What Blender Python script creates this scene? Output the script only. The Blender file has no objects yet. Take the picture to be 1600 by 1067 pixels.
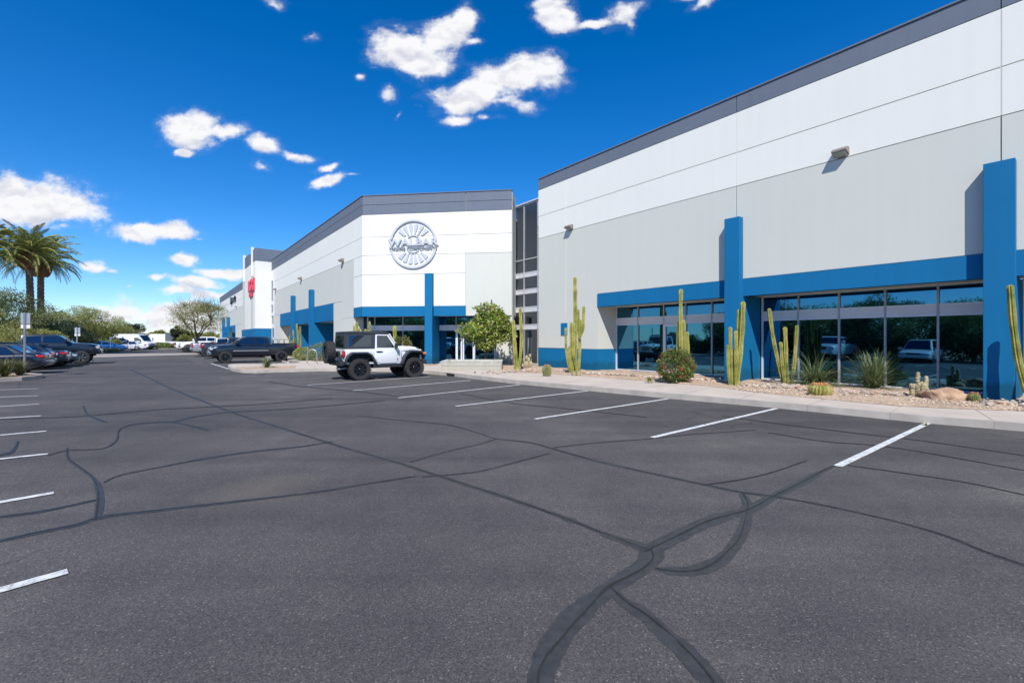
import bpy, bmesh, math, random
import numpy as np
from mathutils import Vector, Matrix
R = math.radians
C = bpy.context.scene.collection
scene = bpy.context.scene
F = 711.0; CX = 800.0; HY = 530.0; CAMH = 1.7      # focal length in photo pixels, horizon row, eye height
AX = Vector((-.6115, .7912, 0)); BX = Vector((.7912, .6115, 0)); Z = Vector((0, 0, 1))

def G(u, v, z=0.0):
    """ground point (height z) measured from the photograph"""
    Y = F * (CAMH - z) / (v - HY)
    return Vector(((u - CX) / F * Y, Y, z))
def at(u, v, Y):
    return Vector(((u - CX) / F * Y, Y, CAMH + (HY - v) / F * Y))
def SD(s, d, z=0.0):
    p = AX * s + BX * d
    return Vector((p.x, p.y, z))

# ------------------------------------------------------------------ materials
def newmat(name):
    m = bpy.data.materials.new(name); m.use_nodes = True
    nt = m.node_tree; b = nt.nodes['Principled BSDF']
    return m, nt, b
def nz(nt, scale, detail=4, rough=.55, co='Object', vec=None):
    n = nt.nodes.new('ShaderNodeTexNoise'); n.inputs['Scale'].default_value = scale
    n.inputs['Detail'].default_value = detail; n.inputs['Roughness'].default_value = rough
    if vec is None:
        tc = nt.nodes.new('ShaderNodeTexCoord'); vec = tc.outputs[co]
    nt.links.new(vec, n.inputs['Vector'])
    return n
def ramp(nt, fac, stops):
    r = nt.nodes.new('ShaderNodeValToRGB'); nt.links.new(fac, r.inputs['Fac'])
    el = r.color_ramp.elements
    while len(el) < len(stops): el.new(.5)
    for e, (p, c) in zip(el, stops):
        e.position = p; e.color = (*c, 1) if len(c) == 3 else c
    return r
def mix(nt, fac, a, b, mode='MIX'):
    m = nt.nodes.new('ShaderNodeMix'); m.data_type = 'RGBA'; m.blend_type = mode
    for val, i in ((fac, 0), (a, 6), (b, 7)):
        if hasattr(val, 'links'): nt.links.new(val, m.inputs[i])
        elif i == 0: m.inputs[0].default_value = val
        else: m.inputs[i].default_value = (*val, 1)
    return m.outputs[2]
def bump(nt, b, h, strength=.3, dist=.01):
    n = nt.nodes.new('ShaderNodeBump'); n.inputs['Strength'].default_value = strength
    n.inputs['Distance'].default_value = dist
    nt.links.new(h, n.inputs['Height']); nt.links.new(n.outputs[0], b.inputs['Normal'])
def mat(name, col, rough=.6, metal=0, var=.12, scale=3, bmp=0, bscale=60, bdist=.01, coat=0, spec=None):
    m, nt, b = newmat(name)
    lo = tuple(c * (1 - var) for c in col); hi = tuple(min(1, c * (1 + var)) for c in col)
    n = nz(nt, scale, 6)
    r = ramp(nt, n.outputs['Fac'], [(.3, lo), (.7, hi)])
    nt.links.new(r.outputs[0], b.inputs['Base Color'])
    b.inputs['Roughness'].default_value = rough; b.inputs['Metallic'].default_value = metal
    if coat: b.inputs['Coat Weight'].default_value = coat; b.inputs['Coat Roughness'].default_value = .04
    if spec is not None: b.inputs['Specular IOR Level'].default_value = spec
    if bmp:
        n2 = nz(nt, bscale, 5); bump(nt, b, n2.outputs['Fac'], bmp, bdist)
    return m
def wallmat(name, col, streak=.06):
    m, nt, b = newmat(name)
    n = nz(nt, .35, 6, .6)
    tc = nt.nodes.new('ShaderNodeTexCoord'); mp = nt.nodes.new('ShaderNodeMapping')
    mp.inputs['Scale'].default_value = (3, 3, .16)
    nt.links.new(tc.outputs['Object'], mp.inputs['Vector'])
    n2 = nz(nt, 1.2, 5, .6, vec=mp.outputs[0])
    a = tuple(c * (1 - streak) for c in col); 
    r = ramp(nt, n.outputs['Fac'], [(.35, a), (.65, col)])
    r2 = ramp(nt, n2.outputs['Fac'], [(.35, (1 - streak * .8,) * 3), (.6, (1, 1, 1))])
    g_ = nt.nodes.new('ShaderNodeNewGeometry'); sx = nt.nodes.new('ShaderNodeSeparateXYZ'); nt.links.new(g_.outputs['Position'], sx.inputs[0])
    n4 = nz(nt, 2.6, 6, .7); ad = nt.nodes.new('ShaderNodeMath'); ad.operation = 'MULTIPLY_ADD'; nt.links.new(n4.outputs['Fac'], ad.inputs[0]); ad.inputs[1].default_value = -.9; nt.links.new(sx.outputs[2], ad.inputs[2])
    rd = ramp(nt, ad.outputs[0], [(0.0, (.74, .68, .6)), (.22, (1, 1, 1))])       # splashed dust along the foot of the wall
    cc = mix(nt, 1.0, mix(nt, 1.0, r.outputs[0], r2.outputs[0], 'MULTIPLY'), rd.outputs[0], 'MULTIPLY')
    nt.links.new(cc, b.inputs['Base Color'])
    b.inputs['Roughness'].default_value = .78
    b.inputs['Specular IOR Level'].default_value = .3
    n3 = nz(nt, 90, 3); bump(nt, b, n3.outputs['Fac'], .25, .004)
    return m
def glassmat(name, tint=(.2, .34, .4), dark=(.004, .01, .016), refl=.55, rough=.015, wob=.02):
    m, nt, b = newmat(name)
    b.inputs['Base Color'].default_value = (*dark, 1); b.inputs['Roughness'].default_value = rough
    g = nt.nodes.new('ShaderNodeBsdfGlossy'); g.inputs['Roughness'].default_value = rough
    g.inputs['Color'].default_value = (*tint, 1)
    mx = nt.nodes.new('ShaderNodeMixShader'); mx.inputs[0].default_value = refl
    out = [n for n in nt.nodes if n.type == 'OUTPUT_MATERIAL'][0]
    nt.links.new(b.outputs[0], mx.inputs[1]); nt.links.new(g.outputs[0], mx.inputs[2]); nt.links.new(mx.outputs[0], out.inputs[0])
    n = nz(nt, .6, 1)
    bp = nt.nodes.new('ShaderNodeBump'); bp.inputs['Strength'].default_value = wob; bp.inputs['Distance'].default_value = .12
    nt.links.new(n.outputs['Fac'], bp.inputs['Height']); nt.links.new(bp.outputs[0], g.inputs['Normal'])
    return m
def leafmat(name, cols, trans=.25, rough=.55):
    m, nt, b = newmat(name)
    ge = nt.nodes.new('ShaderNodeNewGeometry')
    r = ramp(nt, ge.outputs['Random Per Island'], [(i / (len(cols) - 1), c) for i, c in enumerate(cols)])
    n = nz(nt, .9, 3)
    r2 = ramp(nt, n.outputs['Fac'], [(.3, (.7, .75, .7)), (.7, (1.15, 1.12, 1.0))])
    colr = mix(nt, 1.0, r.outputs[0], r2.outputs[0], 'MULTIPLY')
    nt.links.new(colr, b.inputs['Base Color']); b.inputs['Roughness'].default_value = rough
    t = nt.nodes.new('ShaderNodeBsdfTranslucent'); nt.links.new(colr, t.inputs['Color'])
    mx = nt.nodes.new('ShaderNodeMixShader'); mx.inputs[0].default_value = trans
    out = [q for q in nt.nodes if q.type == 'OUTPUT_MATERIAL'][0]
    nt.links.new(b.outputs[0], mx.inputs[1]); nt.links.new(t.outputs[0], mx.inputs[2]); nt.links.new(mx.outputs[0], out.inputs[0])
    return m
def asphaltmat():
    m, nt, b = newmat('asphalt')
    big = nz(nt, .16, 5, .6); med = nz(nt, 1.3, 5, .65); fine = nz(nt, 95, 3, .7); fine2 = nz(nt, 260, 2, .7)
    r = ramp(nt, big.outputs['Fac'], [(.34, (.065, .061, .0595)), (.52, (.085, .079, .076)), (.66, (.120, .111, .104))])
    r2 = ramp(nt, med.outputs['Fac'], [(.3, (.88, .88, .9)), (.7, (1.08, 1.07, 1.06))])
    c = mix(nt, 1.0, r.outputs[0], r2.outputs[0], 'MULTIPLY')
    # coarse aggregate: pale and dark stones
    r3 = ramp(nt, fine.outputs['Fac'], [(.3, (.55, .55, .55)), (.5, (1, 1, 1)), (.68, (1.12, 1.12, 1.1)), (.78, (1.9, 1.85, 1.75))])
    c = mix(nt, .8, c, mix(nt, 1.0, c, r3.outputs[0], 'MULTIPLY'))
    r4 = ramp(nt, fine2.outputs['Fac'], [(.35, (.7, .7, .7)), (.65, (1.3, 1.3, 1.3))])
    c = mix(nt, .7, c, mix(nt, 1.0, c, r4.outputs[0], 'MULTIPLY'))
    vs_ = nt.nodes.new('ShaderNodeTexVoronoi'); vs_.inputs['Scale'].default_value = 120
    tc0 = nt.nodes.new('ShaderNodeTexCoord'); nt.links.new(tc0.outputs['Object'], vs_.inputs['Vector'])
    sp_ = nt.nodes.new('ShaderNodeSeparateColor'); nt.links.new(vs_.outputs['Color'], sp_.inputs[0])
    r5 = ramp(nt, sp_.outputs[0], [(0, (.62, .62, .63)), (.5, (1, 1, 1)), (.9, (1.3, 1.3, 1.28)), (.97, (1.4, 1.38, 1.32)), (.99, (2.5, 2.4, 2.2))])
    c = mix(nt, 1.0, c, r5.outputs[0], 'MULTIPLY')
    # hairline cracks
    tc = nt.nodes.new('ShaderNodeTexCoord')
    wn = nz(nt, .8, 4, .6)
    add = nt.nodes.new('ShaderNodeVectorMath'); add.operation = 'MULTIPLY_ADD'
    nt.links.new(wn.outputs['Color'], add.inputs[0]); add.inputs[1].default_value = (1.3, 1.3, 0); nt.links.new(tc.outputs['Object'], add.inputs[2])
    vo = nt.nodes.new('ShaderNodeTexVoronoi'); vo.feature = 'DISTANCE_TO_EDGE'; vo.inputs['Scale'].default_value = .27
    nt.links.new(add.outputs[0], vo.inputs['Vector'])
    mask = nz(nt, .11, 3)
    rv = ramp(nt, vo.outputs['Distance'], [(0, (1, 1, 1)), (.0035, (.6, .6, .6)), (.007, (0, 0, 0))])
    rm = ramp(nt, mask.outputs['Fac'], [(.5, (0, 0, 0)), (.6, (.75, .75, .75))])
    fac = mix(nt, 1.0, rv.outputs[0], rm.outputs[0], 'MULTIPLY')
    c = mix(nt, fac, c, (.022, .022, .024))
    # tyre polished lanes along the aisle and drip spots
    mpl = nt.nodes.new('ShaderNodeMapping'); mpl.inputs['Rotation'].default_value = (0, 0, -math.atan2(.7912, -.6115)); mpl.inputs['Scale'].default_value = (.035, .9, 1)
    nt.links.new(tc.outputs['Object'], mpl.inputs['Vector']); ln = nz(nt, 1.0, 4, .6, vec=mpl.outputs[0])
    rl = ramp(nt, ln.outputs['Fac'], [(.36, (.84, .84, .86)), (.5, (1, 1, 1)), (.64, (1.14, 1.13, 1.12))]); c = mix(nt, 1.0, c, rl.outputs[0], 'MULTIPLY')
    od = nt.nodes.new('ShaderNodeTexVoronoi'); od.inputs['Scale'].default_value = .55; nt.links.new(add.outputs[0], od.inputs['Vector'])
    ro_ = ramp(nt, od.outputs['Distance'], [(.03, (.6, .6, .6)), (.11, (1, 1, 1))]); c = mix(nt, .55, c, mix(nt, 1.0, c, ro_.outputs[0], 'MULTIPLY'))
    # faint oil and dust stains
    st = nz(nt, .55, 6, .7)
    rs = ramp(nt, st.outputs['Fac'], [(.62, (0, 0, 0)), (.78, (.5, .5, .5))])
    c = mix(nt, rs.outputs[0], c, (.115, .105, .097))
    # one pale dried puddle of dust in the middle of the lot
    ps = G(528, 738); mpp = nt.nodes.new('ShaderNodeMapping'); mpp.vector_type = 'TEXTURE'; mpp.inputs['Location'].default_value = (ps.x, ps.y, 0); mpp.inputs['Scale'].default_value = (.75, .75, 1)
    nt.links.new(add.outputs[0], mpp.inputs['Vector']); gl = nt.nodes.new('ShaderNodeVectorMath'); gl.operation = 'LENGTH'; nt.links.new(mpp.outputs[0], gl.inputs[0])
    rp = ramp(nt, gl.outputs['Value'], [(.2, (.35, .35, .35)), (1, (0, 0, 0))]); c = mix(nt, rp.outputs[0], c, (.17, .14, .11))
    nt.links.new(c, b.inputs['Base Color'])
    b.inputs['Roughness'].default_value = .85; b.inputs['Specular IOR Level'].default_value = .35
    bump(nt, b, fine.outputs['Fac'], .5, .006)
    return m
def gravelmat(name, c0, c1, c2, scale=45):
    m, nt, b = newmat(name)
    tc = nt.nodes.new('ShaderNodeTexCoord')
    vo = nt.nodes.new('ShaderNodeTexVoronoi'); vo.inputs['Scale'].default_value = scale
    nt.links.new(tc.outputs['Object'], vo.inputs['Vector'])
    sp = nt.nodes.new('ShaderNodeSeparateColor'); nt.links.new(vo.outputs['Color'], sp.inputs[0])
    r = ramp(nt, sp.outputs[0], [(0, c0), (.5, c1), (1, c2)])
    n = nz(nt, 1.2, 5); r2 = ramp(nt, n.outputs['Fac'], [(.3, (.86, .84, .82)), (.7, (1.08, 1.06, 1.04))])
    nt.links.new(mix(nt, 1.0, r.outputs[0], r2.outputs[0], 'MULTIPLY'), b.inputs['Base Color'])
    b.inputs['Roughness'].default_value = .9
    inv = nt.nodes.new('ShaderNodeMath'); inv.operation = 'SUBTRACT'; inv.inputs[0].default_value = 1
    nt.links.new(vo.outputs['Distance'], inv.inputs[1]); bump(nt, b, inv.outputs[0], .8, .02)
    return m

M = {}
M['asphalt'] = asphaltmat()
M['crack'] = mat('open_crack', (.02, .02, .02), .9)
M['seal'] = mat('crack_sealant', (.040, .0405, .041), .55, var=.3, scale=14, bmp=.3, bscale=60)
M['paint_line'] = None
def linepaint():
    m, nt, b = newmat('line_paint')
    n = nz(nt, 14, 8, .75); n2 = nz(nt, 120, 2)
    r = ramp(nt, n.outputs['Fac'], [(.36, (.13, .13, .13)), (.43, (.5, .5, .48)), (.6, (.72, .72, .7))])
    nt.links.new(r.outputs[0], b.inputs['Base Color']); b.inputs['Roughness'].default_value = .7
    bump(nt, b, n2.outputs['Fac'], .4, .004)
    return m
M['line'] = linepaint()
M['line_old'] = mat('worn_line_paint', (.17, .165, .16), .8, var=.4, scale=9)
M['concrete'] = mat('sidewalk_concrete', (.50, .425, .355), .85, var=.1, scale=1.3, bmp=.3, bscale=120, bdist=.004)
M['kerb'] = mat('kerb_concrete', (.42, .375, .325), .85, var=.16, scale=2.5, bmp=.3, bscale=90, bdist=.005)
M['joint'] = mat('joint_dark', (.34, .29, .24), .9)
M['cross'] = mat('drive_concrete', (.33, .29, .255), .85, var=.08, scale=.5)
M['gravel'] = gravelmat('tan_gravel', (.30, .2, .13), (.48, .35, .24), (.66, .53, .4), 38)
M['ground'] = gravelmat('desert_ground', (.26, .19, .12), (.36, .27, .18), (.45, .36, .26), 12)
M['rock'] = mat('landscape_rock', (.46, .37, .29), .85, var=.4, scale=1.2, bmp=.5, bscale=14, bdist=.03)
M['boulder'] = mat('tan_boulder', (.40, .255, .165), .9, var=.42, scale=3.2, bmp=1, bscale=9, bdist=.06)
M['white'] = wallmat('white_wall', (.775, .765, .70), .02)
M['lgrey'] = wallmat('light_grey_wall', (.60, .60, .535), .02)
M['slate'] = wallmat('slate_parapet', (.145, .17, .215), .06)
M['blue'] = wallmat('blue_wall', (.0005, .145, .33), .07)
M['roof'] = mat('roof_membrane', (.6, .6, .58), .8)
M['alu'] = mat('window_aluminium', (.74, .74, .76), .42, metal=.25, var=.04, scale=5)
M['spandrel'] = mat('spandrel_metal', (.68, .68, .71), .45, metal=.1, var=.04)
M['glass'] = glassmat('tinted_glass', (.075, .32, .52), (.001, .004, .009), .62)
M['glass2'] = glassmat('upper_glass', (.42, .46, .53), (.004, .006, .010), .66)
M['carglass'] = glassmat('car_glass', (.22, .27, .3), (.008, .01, .012), .42, .02, 0)
M['sign_metal'] = mat('emblem_metal', (.50, .52, .56), .4, metal=0, var=.04)
M['letter_grey'] = mat('letter_grey', (.25, .28, .34), .45, var=.04)
M['lamp'] = mat('lamp_housing', (.23, .19, .17), .5, var=.1)
M['lamplens'] = mat('lamp_lens', (.35, .35, .33), .2)
M['red'] = mat('red_sign', (.75, .03, .06), .4, var=.05)
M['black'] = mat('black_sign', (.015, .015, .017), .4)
M['planter'] = wallmat('planter_paint', (.6, .61, .57), .12)
M['galv'] = mat('galvanised_steel', (.42, .45, .48), .4, metal=.7, var=.12, scale=8)
M['signback'] = mat('sign_back', (.46, .5, .54), .45, metal=.5, var=.08)
M['signwhite'] = mat('sign_plate_white', (.75, .75, .75), .5)
M['rubber'] = mat('tyre_rubber', (.028, .027, .027), .8, var=.25, scale=20, bmp=.4, bscale=60, bdist=.01)
M['plastic'] = mat('black_plastic', (.022, .025, .03), .5, var=.15, scale=10)
M['hardtop'] = mat('hardtop_shell', (.035, .04, .05), .5, var=.1, scale=5, bmp=.1, bscale=150, bdist=.002)
M['chrome'] = mat('chrome', (.5, .5, .52), .28, metal=1, var=.03)
M['alloy'] = mat('alloy_rim', (.42, .42, .43), .3, metal=.8, var=.05)
M['rimblack'] = mat('black_rim', (.02, .02, .022), .3, metal=.4)
M['redlens'] = mat('tail_light_lens', (.55, .012, .015), .15, var=.1, coat=.6)
M['amber'] = mat('amber_lens', (.85, .2, .02), .2, var=.1, coat=.5)
M['clear'] = mat('headlight_lens', (.5, .51, .53), .2, metal=.1, var=.1, scale=12, coat=1)
M['under'] = mat('underbody', (.012, .012, .012), .8)
def paint(name, col, metal=.25, rough=.32):
    m = mat(name, col, rough, metal, var=.03, coat=1.0); return m
M['p_white'] = paint('white_paint', (.78, .79, .80), 0, .4)
M['p_black'] = paint('black_paint', (.006, .01, .018), .1, .3)
M['p_navy'] = paint('navy_paint', (.006, .011, .022), .2, .3)
M['p_grey'] = paint('dark_grey_paint', (.055, .058, .07), .5)
M['p_silver'] = paint('silver_paint', (.45, .46, .48), .5)
M['p_blue'] = paint('bright_blue_paint', (.01, .12, .38), .3)
M['p_slate'] = paint('slate_blue_paint', (.03, .06, .1), .4)
def cactusmat(name, a, b_, c_):
    m, nt, b = newmat(name)
    n = nz(nt, 2.2, 5, .6); n2 = nz(nt, 25, 4)
    r = ramp(nt, n.outputs['Fac'], [(.3, a), (.5, b_), (.72, c_)])
    r2 = ramp(nt, n2.outputs['Fac'], [(.35, (.75, .75, .75)), (.65, (1.15, 1.15, 1.1))])
    nt.links.new(mix(nt, 1.0, r.outputs[0], r2.outputs[0], 'MULTIPLY'), b.inputs['Base Color'])
    b.inputs['Roughness'].default_value = .6; bump(nt, b, n2.outputs['Fac'], .4, .01)
    return m
M['cactus'] = cactusmat('cactus_skin', (.13, .15, .03), (.29, .28, .06), (.46, .40, .15))
M['cactus_dk'] = cactusmat('barrel_skin', (.07, .10, .03), (.16, .18, .06), (.28, .25, .1))
M['cactus_pale'] = cactusmat('pale_cactus_skin', (.22, .17, .09), (.36, .31, .18), (.46, .40, .25))
M['spine'] = mat('cactus_spines', (.45, .33, .14), .7, var=.3)
M['rust'] = mat('dry_blossom', (.40, .16, .06), .8, var=.4, scale=20)
M['bark'] = mat('bark', (.09, .065, .05), .9, var=.4, scale=6, bmp=.8, bscale=20, bdist=.03)
M['palmbark'] = mat('palm_bark', (.17, .11, .075), .95, var=.45, scale=5, bmp=.9, bscale=16, bdist=.05)
M['boots'] = mat('palm_boots', (.20, .085, .04), .95, var=.5, scale=6, bmp=.9, bscale=14, bdist=.05)
M['leaf_desert'] = leafmat('desert_leaves', [(.10, .13, .03), (.26, .28, .07), (.43, .43, .14), (.58, .56, .24)], .4)
M['leaf_olive'] = leafmat('olive_leaves', [(.05, .07, .025), (.12, .15, .05), (.24, .27, .10), (.34, .36, .16)], .3)
M['leaf_yellow'] = leafmat('yellowish_leaves', [(.16, .19, .03), (.3, .31, .07), (.42, .38, .12)])
M['leaf_dark'] = leafmat('dark_leaves', [(.02, .035, .015), (.045, .065, .028), (.08, .1, .04)])
M['leaf_bright'] = leafmat('broad_leaves', [(.05, .08, .02), (.12, .19, .02), (.24, .34, .04), (.36, .42, .07), (.45, .32, .2)], .2, .4)
M['leaf_palm'] = leafmat('palm_leaves', [(.09, .12, .03), (.26, .29, .07), (.52, .47, .13)], .25, .4)
M['leaf_yucca'] = leafmat('strap_leaves', [(.08, .12, .05), (.17, .22, .09), (.30, .32, .16)], .15, .5)
M['leaf_shrub'] = leafmat('shrub_leaves', [(.04, .065, .015), (.10, .14, .03), (.2, .24, .05), (.26, .24, .07)], .2)
M['leaf_pale'] = leafmat('pale_shrub_leaves', [(.22, .25, .08), (.36, .38, .14), (.5, .48, .22)], .2)
M['leaf_dry'] = leafmat('dry_grass_leaves', [(.16, .12, .06), (.2, .2, .07), (.12, .15, .05)], .2)
M['leaf_tips'] = leafmat('twigs', [(.12, .09, .06), (.2, .15, .1)], .1)
M['flower'] = leafmat('red_flowers', [(.5, .01, .04), (.7, .03, .12)], .2)

# ------------------------------------------------------------------ mesh helpers
def tag(o, label=None, cat=None, group=None, kind=None):
    if label: o['label'] = label
    if cat: o['category'] = cat
    if group: o['group'] = group
    if kind: o['kind'] = kind
    return o
def empty(name, loc=(0, 0, 0), rz=0, label=None, cat=None, group=None):
    o = bpy.data.objects.new(name, None); C.objects.link(o); o.location = loc; o.rotation_euler = (0, 0, rz)
    o.empty_display_size = .2
    return tag(o, label, cat, group)
def root_off(p):
    v = Vector((0, 0, 0))
    while p is not None:
        v += p.location; p = p.parent
    return v
class MB:
    def __init__(s): s.v = []; s.f = []; s.m = []
    def add(s, vs, fs, mi=0):
        o = len(s.v); s.v += [tuple(x) for x in vs]; s.f += [tuple(i + o for i in f) for f in fs]; s.m += [mi] * len(fs)
    def box(s, x0, x1, y0, y1, z0, z1, mi=0, fr=None):
        if x0 > x1: x0, x1 = x1, x0
        if y0 > y1: y0, y1 = y1, y0
        vs = [(x, y, z) for z in (z0, z1) for x, y in ((x0, y0), (x1, y0), (x1, y1), (x0, y1))]
        fs = [(0, 3, 2, 1), (4, 5, 6, 7), (0, 1, 5, 4), (1, 2, 6, 5), (2, 3, 7, 6), (3, 0, 4, 7)]
        if fr: 
            vs = [fr(*p) for p in vs]
        s.add(vs, fs, mi)
    def prism(s, poly, z0, z1, mi=0):
        """poly: list of (x,y); extruded in z"""
        n = len(poly); a = sum(poly[i][0] * poly[(i + 1) % n][1] - poly[(i + 1) % n][0] * poly[i][1] for i in range(n))
        if a < 0: poly = poly[::-1]
        vs = [(p[0], p[1], z0) for p in poly] + [(p[0], p[1], z1) for p in poly]
        fs = [tuple(range(n))[::-1], tuple(range(n, 2 * n))] + [(i, (i + 1) % n, n + (i + 1) % n, n + i) for i in range(n)]
        s.add(vs, fs, mi)
    def side(s, poly, y0, y1, mi=0, fy=None):
        """poly in (x,z), extruded along y; fy(z, y) may bend y"""
        n = len(poly); a = sum(poly[i][0] * poly[(i + 1) % n][1] - poly[(i + 1) % n][0] * poly[i][1] for i in range(n))
        if a < 0: poly = poly[::-1]
        if y0 > y1: y0, y1 = y1, y0
        g = fy or (lambda z, y: y)
        vs = [(p[0], g(p[1], y0), p[1]) for p in poly] + [(p[0], g(p[1], y1), p[1]) for p in poly]
        fs = [tuple(range(n)), tuple(range(n, 2 * n))[::-1]] + [((i + 1) % n, i, n + i, n + (i + 1) % n) for i in range(n)]
        s.add(vs, fs, mi)
    def front(s, poly, x0, x1, mi=0):
        """poly in (y,z), extruded along x"""
        n = len(poly); a = sum(poly[i][0] * poly[(i + 1) % n][1] - poly[(i + 1) % n][0] * poly[i][1] for i in range(n))
        if a < 0: poly = poly[::-1]
        vs = [(x0, p[0], p[1]) for p in poly] + [(x1, p[0], p[1]) for p in poly]
        fs = [tuple(range(n))[::-1], tuple(range(n, 2 * n))] + [(i, (i + 1) % n, n + (i + 1) % n, n + i) for i in range(n)]
        s.add(vs, fs, mi)
    def tube(s, pts, rad, n=8, mi=0, prof=None, cap=True):
        pts = [Vector(p) for p in pts]; k = len(pts)
        if not hasattr(rad, '__len__'): rad = [rad] * k
        base = len(s.v); ref = None; vs = []
        for i, p in enumerate(pts):
            t = (pts[min(i + 1, k - 1)] - pts[max(i - 1, 0)])
            t = t.normalized() if t.length > 1e-9 else Vector((0, 0, 1))
            if ref is None:
                ref = Vector((1, 0, 0)) if abs(t.x) < .8 else Vector((0, 1, 0))
            ref = (ref - t * ref.dot(t)).normalized(); w = t.cross(ref)
            for j in range(n):
                a = 2 * math.pi * j / n; q = rad[i] * (prof[j % len(prof)] if prof else 1)
                vs.append(p + (ref * math.cos(a) + w * math.sin(a)) * q)
        fs = [(i * n + j, i * n + (j + 1) % n, (i + 1) * n + (j + 1) % n, (i + 1) * n + j) for i in range(k - 1) for j in range(n)]
        if cap: fs += [tuple(range(n))[::-1], tuple(range((k - 1) * n, k * n))]
        s.add(vs, fs, mi)
    def lathe(s, prof, n=24, axis='z', c=(0, 0, 0), mi=0):
        """prof: list of (r, h) closed ring cross-section or open; revolved"""
        k = len(prof); vs = []
        for j in range(n):
            a = 2 * math.pi * j / n; ca, sa = math.cos(a), math.sin(a)
            for r, h in prof:
                p = {'z': (r * ca, r * sa, h), 'y': (r * ca, h, r * sa), 'x': (h, r * ca, r * sa)}[axis]
                vs.append((p[0] + c[0], p[1] + c[1], p[2] + c[2]))
        fs = [(j * k + i, ((j + 1) % n) * k + i, ((j + 1) % n) * k + i + 1, j * k + i + 1) for j in range(n) for i in range(k - 1)]
        s.add(vs, fs, mi)
    def ico(s, c, r, seed=0, sub=1, sq=(1, 1, 1), jit=.15, mi=0):
        bm = bmesh.new(); bmesh.ops.create_icosphere(bm, subdivisions=sub, radius=1)
        rn = random.Random(seed)
        rot = Matrix.Rotation(rn.random() * 6.28, 3, 'Z')
        vs = []
        for v in bm.verts:
            p = v.co * (1 + rn.uniform(-jit, jit)); p = rot @ Vector((p.x * sq[0], p.y * sq[1], p.z * sq[2]))
            vs.append((c[0] + p.x * r, c[1] + p.y * r, c[2] + p.z * r))
        fs = [tuple(v.index for v in f.verts) for f in bm.faces]; bm.free(); s.add(vs, fs, mi)
    def build(s, name, mats, parent=None, smooth=None, bevel=0, seg=2, recalc=True, world=False):
        me = bpy.data.meshes.new(name)
        vs = s.v
        if world and parent is not None:
            off = root_off(parent); vs = [(x - off.x, y - off.y, z - off.z) for x, y, z in vs]
        me.from_pydata(vs, [], s.f)
        if not isinstance(mats, (list, tuple)): mats = [mats]
        for m in mats: me.materials.append(m)
        if len(mats) > 1: me.polygons.foreach_set('material_index', s.m)
        if recalc or bevel:
            bm = bmesh.new(); bm.from_mesh(me)
            if recalc: bmesh.ops.recalc_face_normals(bm, faces=bm.faces)
            if bevel:
                es = [e for e in bm.edges if len(e.link_faces) == 2 and e.calc_face_angle(0) > R(25)]
                bmesh.ops.bevel(bm, geom=es, offset=bevel, segments=seg, profile=.5, affect='EDGES', clamp_overlap=True)
            bm.to_mesh(me); bm.free()
        if smooth is not None:
            me.shade_smooth(); me.set_sharp_from_angle(angle=R(smooth))
        me.update()
        o = bpy.data.objects.new(name, me); C.objects.link(o)
        if parent is not None: o.parent = parent
        return o
def fast_mesh(name, verts, quads, m, parent=None):
    """bulk quads (numpy)"""
    me = bpy.data.meshes.new(name); nv = len(verts); nq = len(quads); k = quads.shape[1]
    me.vertices.add(nv); me.vertices.foreach_set('co', verts.astype(np.float32).ravel())
    me.loops.add(nq * k); me.loops.foreach_set('vertex_index', quads.astype(np.int32).ravel())
    me.polygons.add(nq); me.polygons.foreach_set('loop_start', np.arange(0, nq * k, k, dtype=np.int32))
    me.polygons.foreach_set('loop_total', np.full(nq, k, dtype=np.int32))
    me.materials.append(m); me.update(calc_edges=True); me.validate()
    o = bpy.data.objects.new(name, me); C.objects.link(o)
    if parent is not None: o.parent = parent
    return o
def leaf_quads(P, size, aspect, rng, up=0.0, outward=None, droop=None):
    n = len(P)
    d = rng.normal(size=(n, 3)); 
    if outward is not None: d += outward
    d[:, 2] += up
    d /= np.linalg.norm(d, axis=1)[:, None]
    e = np.cross(d, rng.normal(size=(n, 3))); e /= np.linalg.norm(e, axis=1)[:, None] + 1e-9
    s = size * rng.uniform(.6, 1.3, n)[:, None]
    a = d * s; b = e * s * aspect
    V = np.empty((n, 4, 3)); V[:, 0] = P - a * .1; V[:, 1] = P + a * .5 + b * .5; V[:, 2] = P + a; V[:, 3] = P + a * .5 - b * .5
    return V.reshape(-1, 3), np.arange(n * 4).reshape(-1, 4)
def copy_tree(o, parent=None, loc=None, rz=None, label=None, name=None):
    c = o.copy(); C.objects.link(c); c.parent = parent
    for ch in [x for x in bpy.data.objects if x.parent == o]: copy_tree(ch, c)
    if loc is not None: c.location = loc
    if rz is not None: c.rotation_euler = (0, 0, rz)
    if label: c['label'] = label
    return c
SUN_E = 4.4; SKY_S = .115; SKY_AIR = 1.0; SKY_DUST = .05; SKY_OZ = 3.2; SKY_SAT = 1.27; SKY_HUE = .502; CLOUD = 6.9; EXPO = .32; SKY_TINT = (.82, .95, 1.13)
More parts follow.
